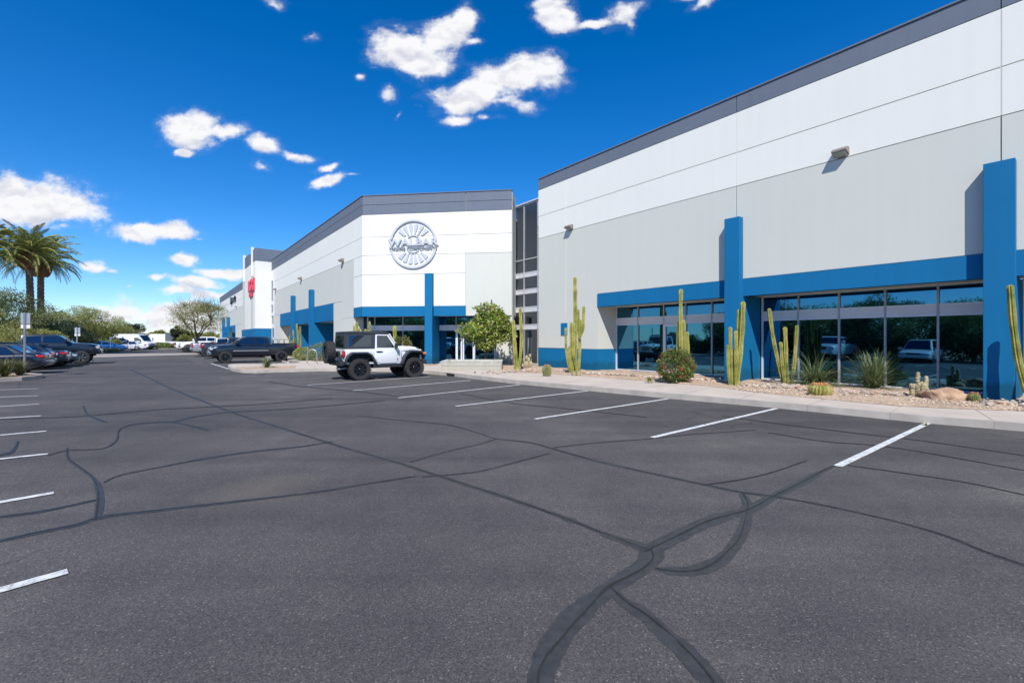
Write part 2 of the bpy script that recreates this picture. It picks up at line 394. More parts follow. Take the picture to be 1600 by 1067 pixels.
# ------------------------------------------------------------------ camera, sky, sun
cam = bpy.data.cameras.new('camera'); cam.sensor_width = 36; cam.lens = 36 * F / 1600
cam.shift_y = (HY - 533.5) / 1600; cam.clip_end = 4000; cam.clip_start = .05
co = bpy.data.objects.new('camera', cam); C.objects.link(co); co.location = (0, 0, CAMH); co.rotation_euler = (R(90), 0, 0)
scene.camera = co
SUN_EL = R(47)
sd = bpy.data.lights.new('sun', 'SUN'); sd.energy = SUN_E; sd.angle = R(.53); sd.color = (1, .965, .91)
so = bpy.data.objects.new('sun', sd); C.objects.link(so); so.location = (0, -10, 40)
ld = Vector((.05, 1, 0)).normalized() * math.cos(SUN_EL) - Z * math.sin(SUN_EL)
so.rotation_euler = ld.to_track_quat('-Z', 'Y').to_euler()
w = bpy.data.worlds.new('World'); scene.world = w; w.use_nodes = True; nt = w.node_tree
w.cycles.sampling_method = 'MANUAL'; w.cycles.sample_map_resolution = 512
bg = nt.nodes['Background']; bg.inputs['Strength'].default_value = SKY_S
sky = nt.nodes.new('ShaderNodeTexSky'); sky.sky_type = 'NISHITA'; sky.sun_disc = False
sky.sun_elevation = SUN_EL; sky.sun_rotation = R(180 - 2.9); sky.altitude = 400; sky.air_density = SKY_AIR; sky.dust_density = SKY_DUST; sky.ozone_density = SKY_OZ
hs = nt.nodes.new('ShaderNodeHueSaturation'); hs.inputs['Saturation'].default_value = SKY_SAT; hs.inputs['Value'].default_value = 1; hs.inputs['Hue'].default_value = SKY_HUE
tint = nt.nodes.new('ShaderNodeMix'); tint.data_type = 'RGBA'; tint.blend_type = 'MULTIPLY'; tint.inputs[0].default_value = 1; tint.inputs[7].default_value = (*SKY_TINT, 1)
nt.links.new(sky.outputs[0], tint.inputs[6]); nt.links.new(tint.outputs[2], hs.inputs['Color'])
tc = nt.nodes.new('ShaderNodeTexCoord')
def vmath(op, a, b=None):
    n = nt.nodes.new('ShaderNodeVectorMath'); n.operation = op
    for i, x in enumerate((a, b)):
        if x is None: continue
        if hasattr(x, 'links'): nt.links.new(x, n.inputs[i])
        else: n.inputs[i].default_value = x
    return n
def fmath(op, a, b=None, clamp=False):
    n = nt.nodes.new('ShaderNodeMath'); n.operation = op; n.use_clamp = clamp
    for i, x in enumerate((a, b)):
        if x is None: continue
        if hasattr(x, 'links'): nt.links.new(x, n.inputs[i])
        else: n.inputs[i].default_value = x
    return n.outputs[0]
sep = nt.nodes.new('ShaderNodeSeparateXYZ'); nt.links.new(tc.outputs['Generated'], sep.inputs[0])
ymax = fmath('MAXIMUM', sep.outputs[1], .02)
cmb = nt.nodes.new('ShaderNodeCombineXYZ')
nt.links.new(fmath('DIVIDE', sep.outputs[0], ymax), cmb.inputs[0]); nt.links.new(fmath('DIVIDE', sep.outputs[2], ymax), cmb.inputs[1])
Pc = cmb.outputs[0]
def noise(vec, scale, detail, rough):
    n = nt.nodes.new('ShaderNodeTexNoise'); n.inputs['Scale'].default_value = scale; n.inputs['Detail'].default_value = detail
    n.inputs['Roughness'].default_value = rough; nt.links.new(vec, n.inputs['Vector']); return n
warp = noise(Pc, 9, 4, .55)
w2 = vmath('SUBTRACT', warp.outputs['Color'], (.5, .5, .5)); w3 = vmath('SCALE', w2.outputs[0]); w3.inputs['Scale'].default_value = .055
Pw = vmath('ADD', Pc, w3.outputs[0]).outputs[0]
# clouds: direction of the centre, half sizes, tilt, density  (measured on the photograph)
CL = [(40, 318, 95, 34, -4, 1), (100, 322, 62, 24, 12, 1), (10, 300, 55, 26, 0, 1), (107, 355, 38, 8, -8, .45),
      (300, 203, 42, 25, 0, 1), (345, 205, 36, 12, -5, .8), (288, 238, 15, 6, 0, .75), (412, 221, 30, 11, 14, .75), (466, 239, 28, 7, 18, .6), (410, 257, 18, 9, 12, .65),
      (515, 263, 16, 7, -12, .8), (512, 284, 26, 9, -12, .9), (548, 277, 16, 3, 0, .45), (235, 362, 50, 15, 4, 1), (270, 368, 36, 11, 0, .9), (312, 375, 10, 4, 0, .4), (145, 418, 28, 10, 2, .95), (168, 424, 16, 5, 0, .6),
      (291, 412, 20, 10, -4, 1), (352, 426, 42, 9, 0, .95), (312, 443, 34, 9, 0, .95), (248, 438, 20, 5, 0, .75), (272, 457, 34, 9, 0, .8), (197, 450, 9, 3, 0, .4),
      (240, 490, 150, 20, 0, .7), (330, 462, 60, 10, 0, .6), (140, 520, 220, 14, 0, .6), (300, 505, 120, 16, 0, .75), (200, 500, 110, 9, 0, .5), (300, 478, 80, 8, 0, .55),
      (640, 84, 58, 30, 8, 1), (690, 60, 42, 24, -25, 1), (722, 38, 32, 17, -38, 1), (655, 104, 40, 16, 0, 1), (738, 64, 16, 6, -8, .55),
      (745, 148, 66, 24, -8, 1), (800, 118, 56, 26, -12, 1), (852, 112, 36, 24, 10, .85), (720, 160, 42, 12, 0, .9), (790, 160, 45, 12, 10, .75), (685, 150, 14, 8, 30, .6),
      (563, 125, 8, 7, 0, .6), (607, 148, 11, 14, -50, .6), (713, 187, 24, 9, -5, .7), (757, 184, 22, 6, 0, .55), (653, 166, 6, 5, 0, .45), (624, 181, 9, 4, -50, .4),
      (868, 32, 30, 22, 20, 1), (860, 10, 28, 14, 0, .85), (930, 38, 46, 7, -6, .7), (978, 18, 38, 15, -35, .75), (985, 30, 10, 14, 0, .5),
      (1095, 10, 30, 9, -30, .62), (1072, 2, 20, 6, 0, .5), (486, 62, 12, 5, 0, .35), (432, 4, 20, 9, 10, .5), (590, 108, 14, 5, 0, .35)]
field = None; low = None
for (u, v, rx, ry, tilt, wgt) in CL:
    mp = nt.nodes.new('ShaderNodeMapping'); mp.vector_type = 'TEXTURE'
    mp.inputs['Location'].default_value = ((u - CX) / F, (HY - v) / F, 0); mp.inputs['Rotation'].default_value = (0, 0, -R(tilt))
    mp.inputs['Scale'].default_value = (rx * 1.3 / F, ry * 1.34 / F, 1)
    nt.links.new(Pw, mp.inputs['Vector'])
    f = fmath('SUBTRACT', 1.0, vmath('LENGTH', mp.outputs[0]).outputs['Value'])
    f = fmath('MULTIPLY', f, wgt)
    f = fmath('SUBTRACT', f, (1 - wgt) * .25)
    sy = nt.nodes.new('ShaderNodeSeparateXYZ'); nt.links.new(mp.outputs[0], sy.inputs[0]); f2 = fmath('SUBTRACT', f, fmath('MULTIPLY', sy.outputs[1], .2))
    low = f2 if low is None else fmath('MAXIMUM', low, f2)
    if field is None: field = f
    else:
        sm = nt.nodes.new('ShaderNodeMath'); sm.operation = 'SMOOTH_MAX'; sm.inputs[2].default_value = .12
        nt.links.new(field, sm.inputs[0]); nt.links.new(f, sm.inputs[1]); field = sm.outputs[0]
sc_ = nt.nodes.new('ShaderNodeMapping'); sc_.inputs['Scale'].default_value = (1, 1.35, 1); nt.links.new(Pc, sc_.inputs['Vector'])
n1 = noise(sc_.outputs[0], 12, 13, .63)
up = vmath('ADD', sc_.outputs[0], (.004, .02, 0)); n2 = noise(up.outputs[0], 13, 4, .5); n1b = noise(sc_.outputs[0], 13, 4, .5)
dens = fmath('ADD', field, fmath('MULTIPLY', fmath('SUBTRACT', n1.outputs['Fac'], .5), 1.7))
mr = nt.nodes.new('ShaderNodeMapRange'); mr.interpolation_type = 'SMOOTHSTEP'; nt.links.new(dens, mr.inputs[0])
mr.inputs[1].default_value = .0; mr.inputs[2].default_value = .50
front = fmath('GREATER_THAN', sep.outputs[1], .05)
mr2 = nt.nodes.new('ShaderNodeMapRange'); mr2.interpolation_type = 'SMOOTHSTEP'; nt.links.new(dens, mr2.inputs[0]); mr2.inputs[1].default_value = -.22; mr2.inputs[2].default_value = .3; mr2.inputs[4].default_value = .07
alpha = fmath('MULTIPLY', fmath('MAXIMUM', mr.outputs[0], mr2.outputs[0]), front)
lit = fmath('MULTIPLY', fmath('SUBTRACT', n1b.outputs['Fac'], n2.outputs['Fac']), 3.2)
lit = fmath('ADD', lit, fmath('SUBTRACT', .95, fmath('MULTIPLY', fmath('MAXIMUM', dens, 0), .16)), True)
cr = nt.nodes.new('ShaderNodeValToRGB'); lowness = fmath('MAXIMUM', fmath('SUBTRACT', low, field), 0); lit = fmath('SUBTRACT', lit, fmath('MULTIPLY', lowness, 2.6), True); nt.links.new(lit, cr.inputs['Fac'])
cr.color_ramp.elements[0].position = .2; cr.color_ramp.elements[0].color = (*[c * CLOUD for c in (.68, .70, .80)], 1)
cr.color_ramp.elements[1].position = .85; cr.color_ramp.elements[1].color = (*[c * CLOUD for c in (.97, .97, .99)], 1)
mx = nt.nodes.new('ShaderNodeMix'); mx.data_type = 'RGBA'
nt.links.new(alpha, mx.inputs[0]); nt.links.new(hs.outputs[0], mx.inputs[6]); nt.links.new(cr.outputs[0], mx.inputs[7])
nt.links.new(mx.outputs[2], bg.inputs['Color'])
scene.view_settings.view_transform = 'Standard'; scene.view_settings.look = 'None'; scene.view_settings.gamma = 1
scene.view_settings.exposure = EXPO
scene.cycles.max_bounces = 7; scene.cycles.glossy_bounces = 4; scene.cycles.sample_clamp_indirect = 8

# ------------------------------------------------------------------ ground, kerbs, markings
def setting(mb, name, m, **k):
    o = mb.build(name, m, **k); o['kind'] = 'structure'; return o
mb = MB(); mb.prism([(-900, -300), (900, -300), (900, 1500), (-900, 1500)], -.5, -.02); setting(mb, 'ground', M['ground'])
mb = MB(); mb.prism([tuple(SD(-40, -8)[:2]), tuple(SD(-40, 30)[:2]), tuple(SD(60, 30)[:2]), tuple(SD(128, 24)[:2]), tuple(SD(128, -60)[:2]), tuple(SD(60, -9)[:2])], -.3, 0); setting(mb, 'parking_lot', M['asphalt'])
# concrete cross drive
mb = MB(); mb.prism([tuple(G(-30, 561.5)[:2]), tuple(G(140, 558.6)[:2]), tuple(G(340, 553.2)[:2]), tuple(G(338, 550.9)[:2]), tuple(G(160, 553.0)[:2]), tuple(G(-20, 554)[:2])], -.2, .004)
setting(mb, 'cross_drive_concrete', M['cross'])
rnd = random.Random(4)
def strip(mb, pts, z, grow=1.0, wob=.12):
    """pts: (u, v, width in px); a band lying on the ground"""
    fine = []
    for i in range(len(pts) - 1):
        p0 = pts[max(i - 1, 0)]; p1 = pts[i]; p2 = pts[i + 1]; p3 = pts[min(i + 2, len(pts) - 1)]
        n = max(3, int(math.hypot(p2[0] - p1[0], p2[1] - p1[1]) / 7))
        for k in range(n):
            t = k / n
            fine.append([.5 * ((2 * p1[j]) + (p2[j] - p0[j]) * t + (2 * p0[j] - 5 * p1[j] + 4 * p2[j] - p3[j]) * t * t + (3 * p1[j] - p0[j] - 3 * p2[j] + p3[j]) * t ** 3) for j in range(3)])
    fine.append(list(pts[-1]))
    L = []; Rr = []; wx = 0; wy = 0
    for i, (u, v, wd) in enumerate(fine):
        a = fine[max(i - 1, 0)]; b = fine[min(i + 1, len(fine) - 1)]
        g0 = G(a[0], a[1]); g1 = G(b[0], b[1]); t = (g1 - g0).normalized(); nn = Vector((-t.y, t.x, 0))
        # width in metres from its width in the picture
        c = G(u, v); e1 = c + nn * .01
        pu = lambda q: (CX + F * q.x / q.y, HY + F * CAMH / q.y)
        c2 = pu(c); e2 = pu(e1); tu = (b[0] - a[0], b[1] - a[1]); tl = math.hypot(*tu) or 1
        perp = abs((e2[0] - c2[0]) * -tu[1] + (e2[1] - c2[1]) * tu[0]) / tl / .01
        hw = min(.20, max(.006, wd * (.5 if wd > 10 else .29) / max(perp, 3))) * grow
        wx = wx * .7 + rnd.uniform(-1, 1) * wob * hw; wy = wy * .7 + rnd.uniform(-1, 1) * wob * hw
        L.append(c + nn * (hw + wx)); Rr.append(c - nn * (hw + wy))
    vs = [Vector((p.x, p.y, z)) for p in L + Rr]; n = len(L)
    mb.add(vs, [(i, i + 1, n + i + 1, n + i) for i in range(n - 1)])
SEAL = [
 [(846, 1090, 44), (850, 1040, 44), (876, 992, 40), (915, 948, 34), (958, 916, 26), (998, 890, 30), (1014, 872, 36), (1018, 858, 38)],
 [(1016, 858, 14), (990, 850, 12), (940, 832, 10), (880, 808, 10), (800, 780, 9), (700, 748, 8), (620, 722, 7), (540, 700, 6), (450, 672, 5), (380, 650, 4), (320, 628, 4), (270, 608, 3), (235, 592, 3), (205, 578, 2)],
 [(1012, 862, 26), (1060, 836, 20), (1110, 813, 17), (1165, 797, 14), (1210, 775, 11), (1250, 755, 11), (1280, 738, 10), (1312, 724, 5)],
 [(1022, 888, 8), (1060, 893, 13), (1095, 889, 17), (1130, 872, 20), (1155, 842, 20), (1168, 812, 18), (1168, 787, 15), (1158, 769, 9)],
 [(952, 918, 12), (975, 940, 16), (1010, 962, 20), (1050, 998, 26), (1090, 1036, 30), (1130, 1080, 34)],
 [(560, 650, 2), (640, 658, 2), (700, 664, 2), (745, 676, 2), (775, 685, 3), (830, 692, 4), (870, 703, 4), (940, 722, 5), (1030, 742, 5), (1100, 757, 6), (1160, 769, 6), (1210, 776, 5), (1290, 790, 4), (1400, 815, 4), (1480, 838, 5), (1540, 862, 6), (1620, 890, 7)],
 [(862, 700, 3), (930, 692, 3), (1010, 686, 2), (1090, 678, 2), (1180, 672, 1.5)],
 [(640, 722, 3), (700, 705, 3), (745, 695, 3), (775, 686, 3)],
 [(660, 745, 3), (740, 738, 3), (800, 724, 3), (860, 708, 3)],
 [(-20, 850, 9), (60, 832, 8), (120, 820, 8), (160, 808, 8), (250, 797, 7), (330, 788, 6), (420, 778, 5), (500, 768, 5), (560, 758, 4), (650, 744, 3)],
 [(-10, 809, 5), (60, 800, 6), (110, 790, 5), (158, 779, 5)],
 [(106, 700, 4), (107, 716, 8), (125, 731, 7), (147, 748, 10), (156, 772, 13), (154, 800, 12), (150, 812, 8)],
 [(162, 754, 3), (190, 742, 3), (260, 728, 3), (330, 715, 4), (400, 705, 4), (470, 698, 3), (520, 690, 2)],
 [(75, 712, 2), (105, 704, 2), (160, 701, 2), (182, 688, 5), (186, 672, 4), (210, 663, 3), (270, 660, 3), (325, 672, 5)],
 [(270, 660, 3), (300, 652, 3), (350, 645, 2), (400, 642, 2), (480, 637, 2), (600, 626, 1.5)],
 [(130, 634, 5), (138, 648, 5), (165, 660, 5)],
 [(0, 655, 1.6), (120, 651, 1.5), (250, 640, 1.5), (400, 632, 1.5), (520, 622, 1.2)],
 [(1325, 727, 2), (1430, 742, 2), (1520, 756, 2), (1620, 778, 2)],
 [(1100, 758, 3), (1160, 749, 3), (1210, 737, 3), (1260, 720, 2)],
 [(1130, 650, 1.5), (1230, 664, 1.5), (1330, 676, 1.5), (1450, 690, 1.5), (1600, 712, 1.5)],
 [(1200, 676, 1.5), (1290, 690, 1.5), (1400, 700, 1.5), (1600, 735, 1.5)],
 [(0, 712, 8), (20, 705, 10), (28, 690, 8)],
 [(420, 596, 2), (470, 604, 2), (560, 612, 1.5), (640, 622, 1.5)],
 [(720, 615, 1.2), (800, 630, 1.4), (900, 640, 1.4), (1010, 652, 1.4)],
]
mb = MB()
for i, p in enumerate(SEAL): strip(mb, p, .002 + i * .0002, wob=.13)
setting(mb, 'asphalt_crack_seal', M['seal'], recalc=False)
mb = MB()
for i, p in enumerate(SEAL): strip(mb, [(u + rnd.uniform(-.25, .25) * w_, v, max(.5, w_ * .09)) for u, v, w_ in p], .0075 + i * .00006, wob=.5)
setting(mb, 'asphalt_crack', M['crack'], recalc=False)
# white stall lines
WL = [((1450, 661.5), (1309, 729), .10), ((1213, 638.5), (1019, 684), .10), ((1043, 623.5), (836, 655), .10), ((918, 611), (712, 635), .10), ((812, 601.5), (622, 622), .10), ((735, 594.5), (552, 610.5), .1), ((672, 588.5), (480, 602), .1)]
LL = [((106, 893.5), (-140, 962)), ((84, 770.5), (-150, 812)), ((75, 709.5), (-140, 733)), ((72, 674), (-120, 691)), ((64, 650), (-100, 660)), ((61, 631.5), (-80, 641)), ((60, 618.5), (-80, 624)), ((60, 607.5), (-80, 612))]
def line(a, b, wd, name='parking_line', m='line', z=.0095):
    a = G(*a); b = G(*b); t = (b - a).normalized(); n = Vector((-t.y, t.x, 0)) * wd * .5
    mb = MB(); k = 24; vs = []
    for i in range(k + 1):
        p = a.lerp(b, i / k); j = rnd.uniform(-.004, .004)
        vs += [p + n * (1 + j * 15) + Z * z, p - n * (1 - j * 12) + Z * z]
    mb.add(vs, [(2 * i, 2 * i + 1, 2 * i + 3, 2 * i + 2) for i in range(k)])
    return setting(mb, name, M[m], recalc=False)
for a, b, wd in WL: line(a, b, wd)
for a, b in LL: line(a, b, .1)
for a, b in (((420, 588), (500, 585)), ((452, 593.5), (560, 588))): line(a, b, .09, m='line_old')
line((330, 568), (357, 576.5), .1)
line((250, 556.5), (290, 554.4), .1, m='line_old', z=.012)
for s in (40.2, 43, 45.8, 48.6, 51.4, 54.2):
    a = SD(s, 1.9); b = SD(s, 7.4); tt = lambda q: (CX + F * q.x / q.y, HY + F * CAMH / q.y)
    line(tt(a), tt(b), .1)
for s in (31.0, 34.4, 37.5, 39.8, 42, 45, 47.7):
    a = SD(s, -4.0); b = SD(s, -9.5); line(tt(a), tt(b), .1)

# sidewalk slab: kerb line (asphalt edge) then back along the buildings
KERB = [G(1760, 694), G(1600, 674), G(1450, 661.5), G(1212, 637.5), G(1043, 622.5), G(918, 610.5), G(802, 599.5), G(740, 592), G(700, 587), G(666, 583.8), G(620, 581.3), G(560, 580.2), G(503, 580), G(450, 581.5), G(400, 583), G(378, 582.5), G(364, 580), G(357, 576.5), G(356.5, 573.5), G(361, 572.3), G(410, 571.8), G(466, 570.5)]
KERB += [SD(34.3, 7.7), SD(57.5, 7.7), SD(57.5, 6.2), SD(70, 6.2), SD(70, 7.7), SD(116, 6.5)]
def offset(pts, d):
    out = []
    for i, p in enumerate(pts):
        a = pts[max(i - 1, 0)]; b = pts[min(i + 1, len(pts) - 1)]
        t0 = (p - a).normalized() if i else (b - p).normalized(); t1 = (b - p).normalized() if i < len(pts) - 1 else t0
        n0 = Vector((t0.y, -t0.x, 0)); n1 = Vector((t1.y, -t1.x, 0)); n = (n0 + n1)
        n = n.normalized() * min(1 / max(.4, (n.normalized().dot(n0))), 1.6)
        out.append(p + n * d)
    return out
KZ = .15
def ring_strip(mb, a, b, z0, z1):
    """closed band between polylines a (outer) and b (inner)"""
    n = len(a)
    vs = [(*p[:2], z0) for p in a] + [(*p[:2], z1) for p in a] + [(*p[:2], z1) for p in b] + [(*p[:2], z0) for p in b]
    fs = []
    for i in range(n - 1):
        for k in range(3): fs.append((k * n + i, k * n + i + 1, (k + 1) * n + i + 1, (k + 1) * n + i))
    mb.add(vs, fs)
inner = offset(KERB, .15)
mb = MB(); ring_strip(mb, [p for p in KERB], inner, -.1, KZ)
ko = setting(mb, 'kerb', M['kerb'], smooth=30)
mb = MB(); back = [SD(116, 30), SD(-12, 30), SD(-12, 12.4)]
mb.prism([tuple(p[:2]) for p in inner + back], -.1, KZ - .004); setting(mb, 'sidewalk', M['concrete'])
# control joints across the walk and in the kerb
mb = MB()
acc = 0
for i in range(len(KERB) - 1):
    a, b = KERB[i], KERB[i + 1]; L = (b - a).length; t = (b - a).normalized(); n = Vector((t.y, -t.x, 0))
    if i > 12: break
    while acc < L:
        p = a + t * acc; q = p + n * 2.1
        hw = t * .006
        for z, (e, f) in ((KZ + .001, (p - n * .0, q)),):
            mb.add([(*(e - hw)[:2], z), (*(e + hw)[:2], z), (*(f + hw)[:2], z), (*(f - hw)[:2], z)], [(0, 1, 2, 3)])
        e = p - n * .003
        mb.add([(*(e - hw)[:2], 0), (*(e + hw)[:2], 0), (*(e + hw)[:2], KZ), (*(e - hw)[:2], KZ)], [(0, 1, 2, 3)])
        acc += 1.52
    acc -= L
setting(mb, 'sidewalk_joint', M['joint'], recalc=False)
# gravel beds
def bumpy(poly, z, name, m, res=.22, amp=.05, hfun=None):
    """a gravel sheet over a polygon, triangulated on a grid with small heaps"""
    bm = bmesh.new(); vs = [bm.verts.new((p[0], p[1], z)) for p in poly]; f = bm.faces.new(vs)
    bmesh.ops.recalc_face_normals(bm, faces=bm.faces)
    xs = [p[0] for p in poly]; ys = [p[1] for p in poly]
    x = min(xs) + res
    while x < max(xs):
        bmesh.ops.bisect_plane(bm, geom=bm.verts[:] + bm.edges[:] + bm.faces[:], plane_co=(x, 0, 0), plane_no=(1, 0, 0)); x += res
    y = min(ys) + res
    while y < max(ys):
        bmesh.ops.bisect_plane(bm, geom=bm.verts[:] + bm.edges[:] + bm.faces[:], plane_co=(0, y, 0), plane_no=(0, 1, 0)); y += res
    from mathutils import noise as mn
    for v in bm.verts:
        if not v.is_boundary: v.co.z += abs(mn.noise(Vector((v.co.x * .8, v.co.y * .8, 3)))) * amp * 2 + mn.noise(v.co * 3) * amp * .3 + .01
    if bm.faces[:][0].normal.z < 0: bmesh.ops.reverse_faces(bm, faces=bm.faces)
    me = bpy.data.meshes.new(name); bm.to_mesh(me); bm.free(); me.materials.append(m); me.shade_smooth()
    o = bpy.data.objects.new(name, me); C.objects.link(o); o['kind'] = 'structure'; return o
def px(l, z): return [tuple(G(u, v, z)[:2]) for u, v in l]
BED = px([(1760, 655), (1600, 642), (1500, 638.5), (1400, 634), (1300, 624.5), (1200, 614.5), (1100, 602.5), (1000, 594.5), (900, 586.5), (830, 582.6), (784, 581)], KZ) + [tuple(SD(21.3, 15.2)[:2]), tuple(SD(21.4, 18.1)[:2]), tuple(SD(-10, 18.1)[:2])]
bumpy(BED, KZ + .004, 'gravel_bed', M['gravel'])
bumpy([tuple(SD(s, d)[:2]) for s, d in ((34.2, 8.9), (57.4, 8.9), (57.4, 11.6), (34.2, 11.6))], KZ + .004, 'gravel_bed', M['gravel'], .5)
bumpy(px([(462, 571.6), (412, 572.9), (368, 573.6), (369, 575.4), (384, 576.9), (430, 576.4), (462, 575.6)], KZ), KZ + .004, 'gravel_bed', M['gravel'], .4)
bumpy([tuple(SD(29.9, 9.4)[:2]), tuple(SD(29.9, 10.9)[:2]), tuple(SD(26.2, 12.6)[:2]), tuple(SD(24.6, 13.4)[:2]), tuple(SD(24.2, 12.2)[:2]), tuple(SD(26.5, 10.2)[:2])], KZ + .004, 'gravel_bed', M['gravel'], .4)
# left island
IK = [G(-330, 622), G(-120, 604), G(0, 596.5), G(34, 594.6), Vector((-20.25, 19.35, 0)), Vector((-20.6, 19.95, 0)), Vector((-21.15, 20.5, 0)), Vector((-22.0, 20.9, 0)), Vector((-23.3, 21.0, 0)), G(-60, 587.5, .15), G(-300, 602, .15)]
mb = MB(); ring_strip(mb, IK, offset(IK, -.15), -.1, KZ); setting(mb, 'kerb', M['kerb'], smooth=30)
mb = MB(); mb.prism([tuple(p[:2]) for p in offset(IK, -.15)], -.1, KZ - .006); setting(mb, 'gravel_bed', M['gravel'])
# far kerb, verge with ground cover
FK = [G(60, 551.8), G(140, 551), G(150, 547.3), G(210, 546.2), G(290, 545.0), G(345, 544.7)]
mb = MB(); bk = [p + Vector((0, .25, 0)) for p in FK]; ring_strip(mb, FK, bk, -.1, .14); setting(mb, 'kerb', M['kerb'])
# drain opening in the kerb
rt = empty('storm_drain', G(704, 587.2), 0, 'black rectangular drain opening in the kerb beside the white off-road car', 'drain')
p0 = G(698, 586.9); p1 = G(709, 588.3); t = (p1 - p0).normalized(); n = Vector((t.y, -t.x, 0))
if n.y > 0: n = -n
mb = MB(); q = [p0 + n * .006, p1 + n * .006, p1 - n * .03, p0 - n * .03]
mb.prism([tuple(x[:2]) for x in q], .015, .12); mb.build('opening', M['under'], rt, world=True)
mb = MB(); q = [p0 + n * .012 - t * .05, p1 + n * .012 + t * .05, p1 - n * .2 + t * .05, p0 - n * .2 - t * .05]
mb.prism([tuple(x[:2]) for x in q], .122, .158); mb.build('lintel', M['kerb'], rt, world=True)
def wheel_stop(p, rz, lab):
    o = empty('wheel_stop', p, rz, lab, 'wheel stop', 'concrete wheel stops')
    mb = MB(); mb.side([(-.9, 0), (-.86, .12), (.86, .12), (.9, 0)], -.08, .08); mb.build('block', M['kerb'], o, bevel=.015)
    for x in (-.6, .6): mb = MB(); mb.lathe([(0, .124), (.02, .124), (.02, .115)], 8, c=(x, 0, 0)); mb.build('pin', M['galv'], o)
wheel_stop(SD(36.0, 7.15), math.atan2(AX.y, AX.x), 'pale concrete wheel stop behind the black pickup')
wheel_stop(SD(38.9, 7.15), math.atan2(AX.y, AX.x), 'pale concrete wheel stop left of the bike rack, second stall from the island')
wheel_stop(G(143, 563.5), math.atan2(AX.y, AX.x), 'pale concrete wheel stop by the nose of the large black pickup')
# ------------------------------------------------------------------ buildings
class Frame:
    """x along the wall, y out of the wall, z up"""
    def __init__(s, o, ex, ey): s.o = Vector(o); s.ex = Vector(ex); s.ey = Vector(ey)
    def __call__(s, x, y, z): p = s.o + s.ex * x + s.ey * y; return (p.x, p.y, z)
FM = Frame(BX * 16.87, AX, -BX)            # right hand building facade
FL = Frame(BX * 10.1, AX, -BX)             # middle and far facades
P1 = Vector((0, 27.5, 0)); DX = Vector((-.9919, .1271, 0)); NX = Vector((-.1271, -.9919, 0))
FW = Frame(P1, DX, NX)                     # angled corner facade
GR = .0125
def skin(root, fr, cells, th=.045, back=None):
    """cells: (x0,x1,z0,z1,material): separate cast panels with open reveals between them"""
    for x0, x1, z0, z1, m in cells:
        mb = MB(); mb.box(x0 + GR, x1 - GR, -.02, th, z0 + GR, z1 - GR, fr=fr)
        mb.build('wall_panel', M[m], root, world=True)
def bxp(root, name, fr, boxes, m, bevel=0):
    mb = MB()
    for b in boxes: mb.box(*b, fr=fr)
    return mb.build(name, M[m], root, world=True, bevel=bevel)
def window(root, fr, x0, x1, yg, rows, fw=.055, glass='glass', label=None, left=True, right=True):
    """rows: (z0,z1,kind) kind in pane/spandrel; yg = glass plane (out)"""
    z0 = rows[0][0]; z1 = rows[-1][1]
    mb = MB(); d0, d1 = yg - .03, yg + .07
    mb.box(x0 - fw / 2, x0 + fw / 2, d0, d1, z0 - .05, z1 + .06, fr=fr); 
    mb.box(x1 - fw / 2, x1 + fw / 2, d0, d1, z0 - .05, z1 + .06, fr=fr) if right else None
    zs = sorted({r[0] for r in rows} | {rows[-1][1]})
    for z in zs:
        mb.box(x0 + fw / 2, x1 - fw / 2, d0, d1 - .002, z - .022, z + .022, fr=fr)
    f = mb.build('window', M['alu'], root, world=True)
    for a, b, k in rows:
        p = MB()
        if k == 'spandrel': p.box(x0 + fw / 2, x1 - fw / 2, yg - .01, yg + .055, a + .022, b - .022, fr=fr); p.build('spandrel', M['spandrel'], f, world=True)
        else: p.box(x0 + fw / 2, x1 - fw / 2, yg - .01, yg + .012, a + .022, b - .022, fr=fr); p.build('pane', M[glass], f, world=True)
    return f
def door(root, fr, x0, x1, yg, z0, z1, hx, glass='glass'):
    mb = MB(); w = .09
    mb.box(x0, x0 + w, yg - .02, yg + .09, z0, z1, fr=fr); mb.box(x1 - w, x1, yg - .02, yg + .09, z0, z1, fr=fr)
    mb.box(x0 + w, x1 - w, yg - .02, yg + .088, z0, z0 + .2, fr=fr); mb.box(x0 + w, x1 - w, yg - .02, yg + .088, z1 - .1, z1, fr=fr)
    d = mb.build('door', M['alu'], root, world=True)
    p = MB(); p.box(x0 + w, x1 - w, yg - .01, yg + .03, z0 + .2, z1 - .1, fr=fr); p.build('pane', M[glass], d, world=True)
    h = MB(); h.tube([fr(hx, yg + .09, 1.0), fr(hx, yg + .16, 1.0), fr(hx, yg + .16, 1.3), fr(hx, yg + .09, 1.3)], .014, 8); h.build('handle', M['chrome'], d, world=True)

# ---- right building
b1 = empty('office_building', SD(19.35, 16.87), 0, 'large light grey and white building with blue lintel and blue pillars filling the right side', 'building')
JX = [-16, -9.0, -5.14, 1.54, 8.22, 17.16, 19.35]
cells = []
for a, b in zip(JX[:-1], JX[1:]):
    zl = 3.9 if b <= 8.3 else None
    if a < 8.3 and b <= 8.3: cells.append((a, b, 3.9, 7.34, 'lgrey'))
    cells += [(a, b, 7.34, 8.58, 'white'), (a, b, 8.58, 10.06, 'white'), (a, b, 10.06, 10.67, 'slate')]
cells += [(8.22, 14.97, 3.9, 7.34, 'lgrey'), (17.16, 19.35, 1.22, 7.34, 'lgrey'), (17.16, 19.35, .05, 1.22, 'blue')]
skin(b1, FM, cells)
bxp(b1, 'wall_panel', FM, [(14.97, 17.16 - GR, -.02, .045, 1.22, 7.34 - GR), (14.97 - GR, 14.97, -.02, .045, 3.9, 7.34 - GR)], 'lgrey')
bxp(b1, 'wall_panel', FM, [(14.97, 17.16 - GR, -.02, .047, .05, 1.22 - GR)], 'blue')
